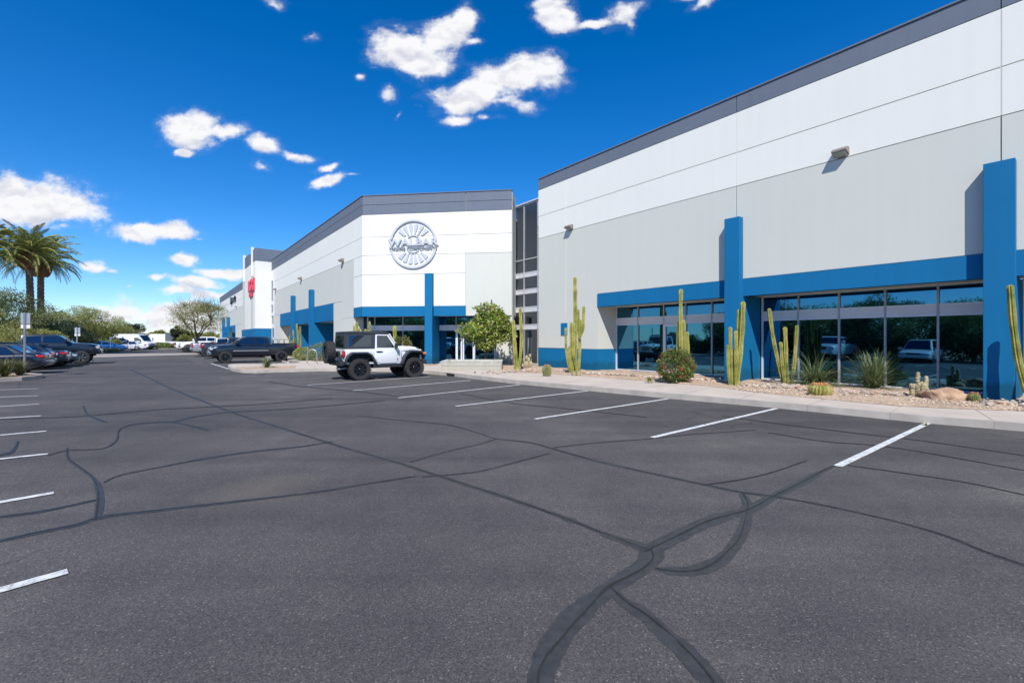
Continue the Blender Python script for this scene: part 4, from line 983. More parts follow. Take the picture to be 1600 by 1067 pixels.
# clumping cactus by the boulder
o = empty('clumping_cactus', G(1437, 620.5, .17), 0, 'clump of pale knobbly cactus with two raised stems left of the boulder', 'cactus')
mb = MB(); rn = random.Random(5)
def knob(x, y, z0, z1, r):
    n = max(2, int((z1 - z0) / (r * .8)))
    for i in range(n + 1): mb.ico((x + rn.uniform(-.01, .01), y, z0 + (z1 - z0) * i / n), r * rn.uniform(.9, 1.1), rn.randint(0, 999), 2, jit=.05)
for x, y, h in ((-.02, .03, .62), (.19, .02, .52), (.13, .08, .36)): knob(x, y, .05, h, .05)
for i in range(30): 
    a = rn.uniform(0, 6.28); q = rn.uniform(0, .2); knob(q * math.cos(a), q * math.sin(a) * .7, .05, rn.uniform(.15, .36) * (1.1 - q), .048)
mb.build('stems', M['cactus_pale'], o, smooth=50)
# boulders and rocks
def boulder(p, sc, seed, lab, rz=0):
    mb = MB(); mb.ico((0, 0, 0), 1, seed, 4, (1, 1, 1), 0)
    from mathutils import noise as mn
    vs = []
    for v in mb.v:
        q = Vector(v); n = mn.noise(q * 1.1 + Vector((seed, 0, 0))) * .35 + mn.noise(q * 2.6 + Vector((0, seed, 0))) * .16 + mn.noise(q * 7) * .04
        q = q * (1 + n); q.z = max(q.z, -.35); vs.append((q.x * sc[0], q.y * sc[1], (q.z + .3) * sc[2]))
    mb.v = vs; o = mb.build('boulder', M['boulder'], None, smooth=50); o.location = p; o.rotation_euler = (0, 0, rz); return tag(o, lab, 'boulder')
boulder(G(1494, 627, .15) + Vector((0, .25, 0)), (.50, .28, .24), 3, 'long tan boulder lying before the windows left of the right blue pillar', -.25)
boulder(G(1459, 624, .15) + Vector((0, .3, 0)), (.26, .22, .14), 8, 'low tan rock between the clumping cactus and the long boulder', .3)
rn = random.Random(11); mb = MB()
def rocks(us, n, dv, sz):
    for i in range(n):
        f = rn.random(); k = f * (len(us) - 1); j = int(k); t = k - j; a = us[j]; b = us[min(j + 1, len(us) - 1)]
        u = a[0] + (b[0] - a[0]) * t + rn.gauss(0, 6); v = a[1] + (b[1] - a[1]) * t + rn.gauss(0, dv)
        p = G(u, v, .2); r = rn.uniform(*sz) * (1.5 if rn.random() < .12 else 1)
        mb.ico((p.x, p.y, .2 + r * .12), r, i, 1, (rn.uniform(.8, 1.5), rn.uniform(.6, 1), rn.uniform(.3, .6)), .3, rn.choice((0, 0, 0, 1, 2)))
rocks([(1160, 601), (1220, 603), (1300, 610), (1360, 612), (1420, 616)], 300, 1.6, (.03, .08))
rocks([(1530, 628), (1570, 628.5), (1640, 631)], 45, 2.0, (.04, .1))
rocks([(905, 582), (950, 583.5), (1000, 587)], 130, .8, (.03, .09)); rocks([(850, 578.5), (893, 580)], 60, .6, (.03, .08))
rocks([(1000, 588), (1040, 590), (1100, 593), (1150, 598)], 130, 1.2, (.03, .09)); rocks([(755, 581), (800, 580), (845, 578)], 110, .8, (.03, .07))
M['rock_red'] = mat('reddish_rock', (.42, .27, .18), .85, var=.35, scale=2, bmp=.5, bscale=14); M['rock_grey'] = mat('grey_rock', (.36, .31, .25), .85, var=.4, scale=2, bmp=.5, bscale=14)
o = mb.build('landscape_rocks', [M['rock'], M['rock_red'], M['rock_grey']]); tag(o, 'scattered river rocks lying on the tan gravel bed', 'rocks', kind='stuff')
# small pebbles over the near gravel
mb = MB(); rn = random.Random(21)
for i in range(2600):
    u = rn.uniform(1150, 1640); f = rn.random() ** 1.3; v0 = 596 + (u - 1150) * .062; v1 = 611 + (u - 1150) * .07
    p = G(u, v1 - (v1 - v0) * f - 1.0, .165); r = rn.uniform(.01, .026)
    mb.ico((p.x, p.y, .17 + rn.uniform(0, .02)), r, i, 1, (1.2, 1, .7), .1, rn.choice((0, 1, 2, 0)))
M['peb1'] = mat('pebble_light', (.6, .48, .36), .9, var=.3); M['peb2'] = mat('pebble_tan', (.4, .28, .19), .9, var=.3)
o = mb.build('gravel', [M['peb1'], M['peb2'], M['rock']], recalc=False); tag(o, 'loose tan pebbles scattered along the sidewalk edge', 'gravel', kind='stuff')

# strap-leaved plants
def yucca(p, r, n, seed, lab, m='leaf_yucca', wd=.014, up=.5, name='strap_leaf_plant', cat='plant', z=.1, group=None):
    o = empty(name, p, 0, lab, cat, group)
    rng = np.random.default_rng(seed); V = []; Qs = []; k = 6
    for i in range(n):
        a = rng.uniform(0, 2 * np.pi); el = np.clip(rng.normal(up + .25, .38), .05, 1.45); L = r * rng.uniform(.7, 1.25)
        d = np.array([np.cos(a), np.sin(a), 0]); side = np.array([-np.sin(a), np.cos(a), 0]); pos = np.array([rng.normal(0, .05) * r * 1.3, rng.normal(0, .05) * r * 1.3, z * rng.random()]); e = el
        b = len(V) * 1; base = len(V)
        for j in range(k + 1):
            f = j / k; w_ = wd * (1 - f) ** .7 * (1 if f > .05 else .8) * rng.uniform(.9, 1.1)
            V += [pos + side * w_, pos - side * w_ + np.array([0, 0, .001])]
            pos = pos + (d * np.cos(e) + np.array([0, 0, 1]) * np.sin(e)) * L / k; e -= rng.uniform(.04, .3) * (.5 if el > 1 else 1)
        for j in range(k): Qs.append((base + 2 * j, base + 2 * j + 1, base + 2 * j + 3, base + 2 * j + 2))
    fast_mesh('foliage', np.array(V), np.array(Qs), M[m], o); return o
yucca(G(1272, 601, .17) , 1.2, 520, 1, 'wide drooping strap-leaved plant behind the splayed cactus', up=.3)
yucca(G(1364, 607.5, .17), 1.08, 460, 2, 'upright spiky strap-leaved plant in front of the window mullion, right of the barrel cactus', up=.75)
yucca(G(417, 574.5, .17), .62, 90, 3, 'small grey-green agave on the gravel island in front of the black pickup', wd=.025, up=.6)
for i, (u, v, r, lab) in enumerate(((8, 588, .75, 'brown and green grassy shrub at the left edge island'), (31, 586.5, .62, 'dry grassy shrub right beside the sign pole on the left island'), (-22, 590, .8, 'grassy shrub cut by the left edge of the picture'))):
    yucca(G(u, v, .15), r, 330, 10 + i, lab, m='leaf_dry', wd=.012, up=.75, name='grassy_shrub', cat='shrub')
yucca(G(1015, 597, .17), .22, 60, 20, 'tiny green weed on the gravel left of the flowering bush', up=.5, wd=.02, name='weed', m='leaf_pale')
yucca(G(1446, 665, 0), .09, 40, 22, 'small weed growing in the kerb joint at the end of the nearest white line', up=.6, wd=.008, name='weed', m='leaf_pale', z=.01)
yucca(G(742, 583, .15), .1, 40, 23, 'tiny weed in front of the white planter', up=.6, wd=.008, name='weed', m='leaf_dry', z=.01)
def bush(p, r, n, seed, lab, m='leaf_shrub', size=.07, flowers=0, zs=1.0, name='shrub', group=None, cat='shrub', asp=.55):
    o = empty(name, p, 0, lab, cat, group); rng = np.random.default_rng(seed)
    D = rng.normal(size=(n, 3)); D /= np.linalg.norm(D, axis=1)[:, None]
    lump = 1 + .09 * np.sin(D[:, 0] * 7 + seed) * np.sin(D[:, 1] * 6 + 1) + .07 * np.sin(D[:, 2] * 11 + D[:, 0] * 9) + .05 * np.sin(D[:, 1] * 17 + D[:, 2] * 13)
    P = D * (r * lump * rng.uniform(.72, 1.03, n) ** .6)[:, None]; P[:, 2] = P[:, 2] * zs + r * zs * .93; P = P[P[:, 2] > .02]
    V, Q = leaf_quads(P, size, asp, rng, .2, (P - [0, 0, r * zs]) * 1.2 / r); fast_mesh('foliage', V, Q, M[m], o)
    mb = MB()
    for i in range(5):
        a = i * 1.3; mb.tube([(0, 0, -.02), (.4 * r * math.cos(a), .4 * r * math.sin(a), r * zs * .9)], [.03, .012], 6)
    mb.build('stem', M['bark'], o)
    if flowers:
        D = rng.normal(size=(flowers, 3)); D /= np.linalg.norm(D, axis=1)[:, None]; c = D * r * 1.03; c[:, 2] = c[:, 2] * zs + r * zs * .93
        P = np.repeat(c, 9, 0) + rng.normal(size=(flowers * 9, 3)) * .022
        V, Q = leaf_quads(P, .035, .9, rng, 0, None); fast_mesh('flowers', V, Q, M['flower'], o)['kind'] = 'stuff'
    return o
bush(G(1063, 599, .17) + Vector((0, .45, 0)), .60, 7500, 5, 'round clipped bush with red flowers in front of a column cactus', flowers=46, zs=1.0, size=.062, name='flowering_bush')
bush((at(627, 530, 26).x, 26, .17), .68, 5200, 6, 'rounded green and red bush behind the bonnet of the white off-road car', m='leaf_shrub', zs=1.27, size=.07, name='flowering_bush', flowers=60)
bush(G(475, 562.5, .17), .72, 3800, 7, 'pale yellow clipped shrub right of the black pickup tail', m='leaf_pale', zs=.66, size=.08)
bush(G(500, 563.5, .17), .75, 2600, 8, 'grey-green shrub behind the bike rack and spare wheel', m='leaf_yucca', zs=.85, size=.12, asp=.2)

# trees -----------------------------------------------------------
def limb(mb, a, b, r0, r1, rn, sag=.1, n=5):
    P = []; 
    for i in range(n + 1):
        f = i / n; q = a.lerp(b, f) + Vector((rn.uniform(-1, 1), rn.uniform(-1, 1), rn.uniform(-1, 1))) * (b - a).length * .05 * (1 if 0 < i < n else 0); q.z += math.sin(f * math.pi) * sag * (b - a).length * .5; P.append(q)
    mb.tube(P, [r0 + (r1 - r0) * i / n for i in range(n + 1)], 7)
def tree(name, seed, H, CR, trunk_h, nclump, nleaf, lsize, leaf, label, loc, cat='tree', group=None, asp=.35, bark='bark', flat=.75, clump=.34, tr=.16, low=0, shape='dome', twig=False, rz=0, outw=.35):
    o = empty(name, loc, rz, label, cat, group); rn = random.Random(seed); rng = np.random.default_rng(seed)
    cz = trunk_h + (H - trunk_h) * .5; rz_ = (H - trunk_h) * .5; cen = []
    tries = 0
    while len(cen) < nclump and tries < 9000:
        tries += 1
        d = Vector((rn.gauss(0, 1), rn.gauss(0, 1), rn.gauss(0, 1))).normalized() * (rn.uniform(.25, 1) ** .5)
        p = Vector((d.x * CR * .82, d.y * CR * .82, cz + d.z * rz_ * .82))
        if shape == 'vase' and (p.z - trunk_h) < .35 * rz_ * 2 * (math.hypot(p.x, p.y) / CR): continue
        if shape == 'cone': 
            f = (p.z - trunk_h) / (2 * rz_); 
            if math.hypot(p.x, p.y) > CR * (1.12 - .85 * f) : continue
        cen.append(p)
    mb = MB(); lean = Vector((rn.uniform(-.1, .1), rn.uniform(-.1, .1), 0)) * H
    fork = Vector((lean.x * .5, lean.y * .5, trunk_h * .8)); 
    limb(mb, Vector((0, 0, -.1)), fork, tr, tr * .7, rn, 0)
    mains = []
    for i in range(5):
        a = i * 1.256 + rn.uniform(-.4, .4); e = Vector((math.cos(a) * CR * .42, math.sin(a) * CR * .42, trunk_h + (H - trunk_h) * rn.uniform(.3, .55)))
        limb(mb, fork, e, tr * .55, tr * .25, rn, .12); mains.append(e)
    for c in cen:
        e = min(mains, key=lambda q: (q - c).length); limb(mb, e, c, tr * .2, tr * .05, rn, .05, 3)
    mb.build('trunk', M[bark], o, smooth=60)
    per = nleaf // len(cen); Ps = []
    O = []
    for c in cen:
        s = CR * clump * rn.uniform(.65, 1.2)
        q = rng.normal(size=(per, 3)); q /= np.linalg.norm(q, axis=1)[:, None]; q *= rng.uniform(.15, 1.0, per)[:, None] ** .45
        q[:, 2] *= flat; Ps.append(np.array(c) + q * s * np.array([1, 1, .85])); O.append(q)
    P = np.concatenate(Ps); OO = np.concatenate(O); 
    k = P[:, 2] > low; P = P[k]; OO = OO[k]
    V, Q = leaf_quads(P, lsize, asp, rng, .1, OO * outw * 4); fast_mesh('crown', V, Q, M[leaf], o)
    if twig:
        tw = []; mb = MB()
        for c in cen:
            for j in range(7):
                d = Vector((rn.gauss(0, 1), rn.gauss(0, 1), abs(rn.gauss(.6, .6)))).normalized(); mb.tube([c, c + d * CR * .22, c + d * CR * .4 + Vector((0, 0, rn.uniform(0, .2)))], [.018, .012, .005], 4)
        mb.build('twigs', M['leaf_tips'], o)
    return o
tree('broadleaf_tree', 12, 3.4, 1.95, .62, 40, 8200, .17, 'leaf_bright', 'bright green broadleaf tree growing in the white planter box', G(757, 566, .4) + Vector((.05, .25, 0)), asp=.5, clump=.26, tr=.07, shape='cone', flat=.9)
# planter
o = empty('planter_box', G(736.5, 578.3, .15), 0, 'low white block planter box under the broadleaf tree', 'planter')
mb = MB(); mb.box(-1.52, 1.52, 0, .18, 0, .21); mb.box(-1.515, 1.515, .004, .176, .218, .4); mb.box(-1.52, -1.34, .18, 1.8, 0, .4); mb.box(1.34, 1.52, .18, 1.8, 0, .4); mb.box(-1.52, 1.52, 1.8, 1.98, 0, .4); mb.build('wall', M['planter'], o)
mb = MB(); mb.box(-1.54, 1.54, -.02, .2, .402, .45); mb.box(-1.54, -1.32, .2, 1.8, .402, .45); mb.box(1.32, 1.54, .2, 1.8, .402, .45); mb.box(-1.54, 1.54, 1.8, 2.0, .402, .45); mb.build('cap', M['planter'], o, bevel=.01)
mb = MB(); mb.box(-1.34, 1.34, .18, 1.8, .05, .36); mb.build('soil', M['gravel'], o)

# palms
def palm(loc, H, lab, seed, n=76, rs=3.6):
    o = empty('date_palm', loc, 0, lab, 'palm tree', 'date palms rising over the left row of parked cars'); rn = random.Random(seed); rng = np.random.default_rng(seed)
    P = []; rad = []; k = 46
    for i in range(k + 1):
        f = i / k; P.append((math.sin(f * 2 + seed) * .12, math.cos(f * 2.3) * .08, f * H * .84)); rad.append((.31 - .05 * f) * (1 + (.13 if i % 2 else -.04)) + (.1 if f < .04 else 0))
    mb = MB(); mb.tube(P, rad, 14); mb.build('trunk', M['palmbark'], o, smooth=30)
    top = Vector(P[-1]); mb = MB()
    for i in range(230):
        f = i / 230; a = i * 2.4; rr = .42 + .42 * math.sin(math.pi * min(1, f * .95 + .12)); z = top.z - .35 + f * H * .17
        c = Vector((top.x + math.cos(a) * rr * .72, top.y + math.sin(a) * rr * .72, z)); d = Vector((math.cos(a), math.sin(a), 1.0)).normalized()
        mb.tube([c, c + d * .3, c + d * .42], [.13, .11, .04], 5)
    mb.tube([top + Vector((0, 0, -.4)), top + Vector((0, 0, .3)), top + Vector((0, 0, 1.5))], [.35, .65, .4], 12)
    mb.build('boots', M['boots'], o, smooth=30)
    ct = top + Vector((0, 0, H * .145)); V = []; Q = []; mb = MB()
    for i in range(n):
        a = i * 2.39996 + rn.uniform(-.2, .2); f = i / n; el = 1.4 - f * 1.5 + rn.uniform(-.12, .12); L = rs * rn.uniform(.88, 1.1) * (1 if f > .2 else .85)
        p = ct + Vector((math.cos(a) * .12, math.sin(a) * .12, -f * .5)); m = 22; pts = []; e = el
        for j in range(m + 1):
            pts.append(p.copy()); p = p + Vector((math.cos(a) * math.cos(e), math.sin(a) * math.cos(e), math.sin(e))) * L / m; e -= (.035 + .075 * (j / m)) * (1.05 if f > .3 else .8)
        mb.tube(pts[::3] + [pts[-1]], [.028] * 3 + [.016] * (len(pts[::3] + [pts[-1]]) - 3), 4)
        side = Vector((-math.sin(a), math.cos(a), 0))
        for j in range(2, m + 1):
            t = (pts[j] - pts[j - 1]).normalized(); up = side.cross(t)
            for s in (-1, 1):
                for q in (0, .5):
                    b = pts[j - 1].lerp(pts[j], q); ll = .52 * math.sin(math.pi * (.12 + .83 * j / m)) ** .7 * rn.uniform(.85, 1.1)
                    d = (side * s * .8 + t * .75 + up * rn.uniform(.05, .35) + Vector((0, 0, -.12))).normalized(); w_ = t * .028
                    c = len(V); V += [b - w_, b + w_, b + d * ll * .6 + w_ * .8, b + d * ll - Vector((0, 0, .04))]; Q.append((c, c + 1, c + 2, c + 3))
    fast_mesh('crown', np.array([tuple(v) for v in V]), np.array(Q), M['leaf_palm'], o); mb.build('frond_stem', M['leaf_pale'], o)
palm(at(46, 530, 47) * 1 - Vector((0, 0, 1.7)), 11.0, 'left of the two tall date palms standing together', 1, rs=4.0)
palm(at(65, 530, 50) * 1 - Vector((0, 0, 1.7)), 10.6, 'right of the two tall date palms standing together', 4, rs=4.0)
palm(at(-26, 530, 44) * 1 - Vector((0, 0, 1.7)), 10.6, 'date palm whose crown is cut by the left edge of the picture', 7, rs=3.9)
GT = 'trees along the left side of the lot'
def T(u, vtop, Y, wpx, kind, lab, seed, th=.15, n=9000, ls=.17, **k):
    n = int(n * (1.2 if kind == 'leaf_desert' else 1.5)); ls *= 1.1; k.setdefault('clump', .27)
    H = 1.7 + (HY - vtop) / F * Y; CR = wpx / 2 / F * Y
    names = {'leaf_desert': 'desert_tree', 'leaf_olive': 'olive_tree', 'leaf_yellow': 'palo_verde_tree', 'leaf_dark': 'dark_tree'}
    p = at(u, HY, Y); return tree(names[kind], seed, H, CR, H * th, k.pop('nc', 40), n, ls, kind, lab, (p.x, p.y, 0), group=GT, asp=.38, **k)
T(8, 452, 44, 130, 'leaf_olive', 'big dark olive tree at the left edge under the palm crowns', 21, n=15000, ls=.16, clump=.3)
T(-45, 465, 40, 110, 'leaf_desert', 'grey-green desert tree cut by the left picture edge', 22)
T(25, 498, 38, 70, 'leaf_desert', 'low light green tree left of the nearest sign pole', 23, n=7000, ls=.12, th=.05)
T(95, 495, 52, 90, 'leaf_olive', 'dark bushy tree just right of the palm trunks', 24, n=14000, ls=.15, clump=.3, th=.05)
T(130, 470, 64, 110, 'leaf_desert', 'tall loose desert tree with yellowish top right of the palms', 25, n=20000, ls=.15, clump=.24, nc=60)
T(82, 508, 40, 46, 'leaf_desert', 'small feathery light tree behind the large black pickup', 26, n=6000, ls=.12, th=.05)
T(150, 500, 66, 60, 'leaf_yellow', 'yellow-green tree behind the second sign post', 27, n=9000, ls=.15, th=.05)
T(177, 497, 78, 50, 'leaf_desert', 'grey-green tree left above the white van', 28, n=9000, ls=.17, th=.05)
T(112, 520, 55, 66, 'leaf_olive', 'low dark hedge-like tree behind the black pickup bonnet', 29, n=9000, ls=.14, th=.03)
T(195, 508, 84, 46, 'leaf_desert', 'pale green tree behind the rear of the white van', 30, n=8000, ls=.18, th=.05)
T(209, 503, 92, 30, 'leaf_dark', 'darker round tree above the white van cab', 31, n=8000, ls=.2, th=.08, clump=.4)
T(214, 521, 86, 22, 'leaf_yellow', 'small bright yellow-green tree above the van windscreen', 32, n=4000, ls=.16, th=.05)
T(165, 524, 64, 40, 'leaf_desert', 'low feathery shrub-like tree behind the blue sedan', 33, n=6000, ls=.13, th=.03)
T(229, 519, 100, 9, 'leaf_desert', 'thin sapling left of the white trailer', 34, n=1200, ls=.16, th=.3)
T(247, 513, 125, 24, 'leaf_yellow', 'brownish tree behind the white trailer', 35, n=5000, ls=.3, th=.1)
T(261, 520, 122, 14, 'leaf_desert', 'thin loose tree right of the white trailer', 36, n=2000, ls=.25, th=.2)
T(281, 506, 100, 26, 'leaf_dark', 'dark grey-green tree left of the leaning bare tree', 37, n=7000, ls=.24, th=.1)
T(288, 519, 84, 20, 'leaf_desert', 'pale green shrub tree behind the white pickups', 38, n=5000, ls=.18, th=.05)
T(305, 516, 112, 34, 'leaf_yellow', 'yellowish far tree behind the leaning tree trunk', 39, n=6000, ls=.26, th=.05)
T(330, 517, 125, 34, 'leaf_desert', 'far tree at the end of the farthest building', 40, n=5000, ls=.3, th=.05)
T(345, 521, 150, 30, 'leaf_yellow', 'low far tree left of the farthest building wall', 41, n=4000, ls=.32, th=.05)
T(272, 522, 120, 22, 'leaf_yellow', 'low yellowish far tree above the white pickup tail', 42, n=4000, ls=.26, th=.05)
tree('leaning_bare_tree', 51, 6.7, 3.15, 1.9, 60, 15000, .11, 'leaf_yellow', 'thin-crowned leaning tree with bare reddish twigs behind the parked pickups', (at(311, 530, 52).x, 52, 0), shape='vase', tr=.17, asp=.3, twig=True, clump=.3, flat=.6)
# trees across the lot behind the photographer: what the windows mirror
src = {}
for i, (s, d, H, k) in enumerate(((1, -12, 5.6, 0), (6, -13, 5.0, 1), (11, -11.5, 4.8, 0), (15.5, -13, 6.6, 1), (20, -12, 4.6, 0), (24.5, -13.5, 6.2, 1), (-4, -13, 6, 1))):
    p = SD(s, d); kk = ('leaf_olive', 'leaf_desert')[k]
    if kk not in src: src[kk] = tree('desert_tree' if k else 'olive_tree', 60 + i, H, 3.6, H * .06, 60, 26000, .2, kk, 'tree outside the picture across the lot, mirrored in the windows', p, group='mirrored trees across the lot', asp=.3, clump=.3)
    else: copy_tree(src[kk], loc=p, rz=i * 1.3)
n = 60000; S_ = rng_h = np.random.default_rng(77); s_ = S_.uniform(-8, 32, n); d_ = -10.6 - S_.uniform(0, 1, n) ** 2 * 2.4; zz = S_.uniform(0, 1, n) ** .7 * (1.9 + .5 * np.sin(s_ * 1.1) + .3 * np.sin(s_ * 2.7))  # added out-of-view foliage, fills the low part of the window reflections with dark
V, Q = leaf_quads(np.stack([AX.x * s_ + BX.x * d_, AX.y * s_ + BX.y * d_, zz], 1), .2, .5, S_, .3); o = fast_mesh('hedge', V, Q, M['leaf_olive']); tag(o, 'hedge along the left edge of the lot outside the picture', 'hedge', kind='stuff')
# low ground cover behind the far kerb
rng = np.random.default_rng(8); n = 16000
a = G(208, 545.6); X = rng.uniform(at(226, 530, 82).x, at(292, 530, 82).x, n); Yv = rng.uniform(80.5, 88, n); hgt = .75 + .35 * np.sin(X * 1.3) * np.sin(Yv * .9 + X * .4)
V, Q = leaf_quads(np.stack([X, Yv, rng.uniform(0, 1, n) ** .6 * hgt], 1), .22, .5, rng, .3); o = fast_mesh('ground_cover', V, Q, M['leaf_shrub']); tag(o, 'band of low green ground cover behind the far kerb', 'ground cover', kind='stuff')
n = 1500; c = at(167, 530, 60); X = rng.normal(c.x, .8, n); Yv = rng.normal(60, .5, n)
o = empty('shrub', (c.x, 60, 0), 0, 'low grassy shrub in front of the bright blue car', 'shrub')
V, Q = leaf_quads(np.stack([X - c.x, Yv - 60, np.abs(rng.normal(.1, .22, n))], 1), .2, .3, rng, .5); fast_mesh('foliage', V, Q, M['leaf_dry'], o)
# ------------------------------------------------------------------ vehicles (built heading +x, z = 0 on the ground)
def wheel(parent, x, y, r, w, out, style='alloy', knobs=0, name='wheel', axis='y', z=None, rimr=None):
    """out = +1/-1: side on which the rim face shows"""
    rr = rimr or r * .62; z = r if z is None else z
    h = w / 2; mb = MB()
    prof = [(rr, -h * .75), (rr * 1.04, -h * .96), (r * .9, -h), (r * .97, -h * .86), (r, -h * .6), (r, h * .6), (r * .97, h * .86), (r * .9, h), (rr * 1.04, h * .96), (rr, h * .75), (rr * .97, 0), (rr, -h * .75)]
    c = (x, y, z); mb.lathe(prof, 36, axis, c)
    if knobs:
        for i in range(knobs):
            a = 2 * math.pi * i / knobs
            for sgn in (-1, 1):
                aa = a + (.5 * sgn) * math.pi / knobs; ca, sa = math.cos(aa), math.sin(aa); t = math.pi / knobs * .55
                for (h0, h1, q, tw_) in ((.06, .5, 1.022, .15), (.58, 1.0, 1.015, -.1)):
                    vs = []
                    for rad in (r * .94, r * q):
                        for ang, hh in ((-t, h0), (t, h0), (t, h1), (-t, h1)):
                            A = aa + ang + tw_ * t * (hh * 2); hv = hh * h * sgn
                            p = (rad * math.cos(A), hv, rad * math.sin(A)) if axis == 'y' else (hv, rad * math.cos(A), rad * math.sin(A))
                            vs.append((p[0] + c[0], p[1] + c[1], p[2] + c[2]))
                    mb.add(vs, [(0, 1, 2, 3), (4, 5, 6, 7), (0, 1, 5, 4), (1, 2, 6, 5), (2, 3, 7, 6), (3, 0, 4, 7)])
    o = mb.build(name, M['rubber'], parent, smooth=35)
    # rim
    mb = MB(); f = h * .55 * out
    def pt(rad, a, d):
        p = (rad * math.cos(a), d, rad * math.sin(a)) if axis == 'y' else (d, rad * math.cos(a), rad * math.sin(a)); return (p[0] + c[0], p[1] + c[1], p[2] + c[2])
    mb.lathe([(rr * .99, -h * .7 * out), (rr * .99, h * .82 * out), (rr * .9, h * .86 * out), (rr * .88, h * .3 * out), (rr * .2, h * .1 * out), (.001, h * .1 * out)], 32, axis, c)
    mb2 = MB(); ns = 8 if style == 'off' else 6
    for i in range(ns):
        a = 2 * math.pi * i / ns; s = .17 if style != 'off' else .14
        vs = []
        for d in (h * .35 * out, f + h * .12 * out):
            vs += [pt(rr * .22, a - s * 1.6, d), pt(rr * .22, a + s * 1.6, d), pt(rr * .9, a + s, d * 1.05), pt(rr * .9, a - s, d * 1.05)]
        mb2.add(vs, [(0, 1, 2, 3), (4, 5, 6, 7), (0, 1, 5, 4), (1, 2, 6, 5), (2, 3, 7, 6), (3, 0, 4, 7)])
    mb2.lathe([(.001, f + h * .2 * out), (rr * .2, f + h * .2 * out), (rr * .27, f + h * .1 * out), (rr * .27, h * .1 * out)], 16, axis, c)
    if style == 'off':
        for i in range(16):
            a = 2 * math.pi * (i + .5) / 16; q = pt(rr * .93, a, h * .84 * out); mb2.ico(q, .012, 0, 1, mi=1)
            if i % 2: a2 = a; mb2.ico(pt(rr * .55, a2, f + h * .14 * out), .016, 0, 1, mi=1)
    ro = mb.build('rim', M['rimblack'] if style in ('off', 'black') else M['plastic'], o, smooth=40)
    sp = mb2.build('spokes', [M['rimblack'] if style in ('off', 'black') else M['alloy'], M['chrome']], o, smooth=30)
    return o
def lerp_prof(prof, x, soft=True):
    if x <= prof[0][0]: return prof[0][1]
    for (a, za), (b, zb) in zip(prof[:-1], prof[1:]):
        if x <= b:
            t = (x - a) / (b - a) if b > a else 1
            return za + (zb - za) * t
    return prof[-1][1]
def loft(name, m, parent, xs, zt, zb, hw, arches=(), arch_r=.4, arch_in=.4, arch_z=.34, tuck=.1, smooth=40, crown=.02, shoulder=.3):
    """lower body: lofted half sections, wheel wells cut out"""
    rings = []; 
    for x in xs:
        t, b, w_ = zt(x), zb(x), hw(x); H = t - b
        half = [(0, t + crown), (w_ * .5, t + crown * .7), (w_ * .82, t - .01), (w_ * .93, t - .045), (w_ * .975, t - .1 * min(1, H / .5)), (w_, t - shoulder * H), (w_ * .995, b + H * .4), (w_ * .985, b + H * .2), (w_ * .96, b + .03), (w_ * .9, b), (0, b)]
        rings.append([(x, y, z) for y, z in half] + [(x, -y, z) for y, z in half[-2:0:-1]])
    n = len(rings[0]); vs = [p for r in rings for p in r]
    fs = [(i * n + j, i * n + (j + 1) % n, (i + 1) * n + (j + 1) % n, (i + 1) * n + j) for i in range(len(rings) - 1) for j in range(n)]
    fs += [tuple(range(n)), tuple(range((len(rings) - 1) * n, len(rings) * n))]
    mb = MB(); mb.add(vs, fs); o = mb.build(name, m, parent)
    if arches:
        cut = MB(); W = max(hw(x) for x in xs)
        for ax in arches:
            for s in (-1, 1):
                k = 28; poly = [(ax + arch_r * math.cos(a), arch_z + arch_r * math.sin(a)) for a in [2 * math.pi * i / k for i in range(k)]]
                cut.side(poly, s * (W - arch_in), s * (W + .2))
        c = cut.build('cutter', M['under'], None)
        md = o.modifiers.new('b', 'BOOLEAN'); md.object = c; md.operation = 'DIFFERENCE'; md.solver = 'EXACT'
        bpy.context.view_layer.update()
        me = bpy.data.meshes.new_from_object(o.evaluated_get(bpy.context.evaluated_depsgraph_get())); o.modifiers.clear(); old = o.data; o.data = me; bpy.data.meshes.remove(old)
        cm = c.data; bpy.data.objects.remove(c); bpy.data.meshes.remove(cm)
        me.materials.clear(); me.materials.append(m)
        me.polygons.foreach_set('material_index', [0] * len(me.polygons))
    o.data.shade_smooth(); o.data.set_sharp_from_angle(angle=R(smooth)); return o
def inset(poly, d):
    cx = sum(p[0] for p in poly) / len(poly); cy = sum(p[1] for p in poly) / len(poly)
    out = []
    n = len(poly); ar = sum(poly[i][0] * poly[(i + 1) % n][1] - poly[(i + 1) % n][0] * poly[i][1] for i in range(n)); s = 1 if ar > 0 else -1
    for i in range(n):
        a, b, c = poly[i - 1], poly[i], poly[(i + 1) % n]
        t0 = Vector((b[0] - a[0], b[1] - a[1])).normalized(); t1 = Vector((c[0] - b[0], c[1] - b[1])).normalized()
        n0 = Vector((-t0.y, t0.x)) * s; n1 = Vector((-t1.y, t1.x)) * s; nn = (n0 + n1).normalized(); k = d / max(.35, nn.dot(n0)); out.append((b[0] + nn.x * k, b[1] + nn.y * k))
    return out
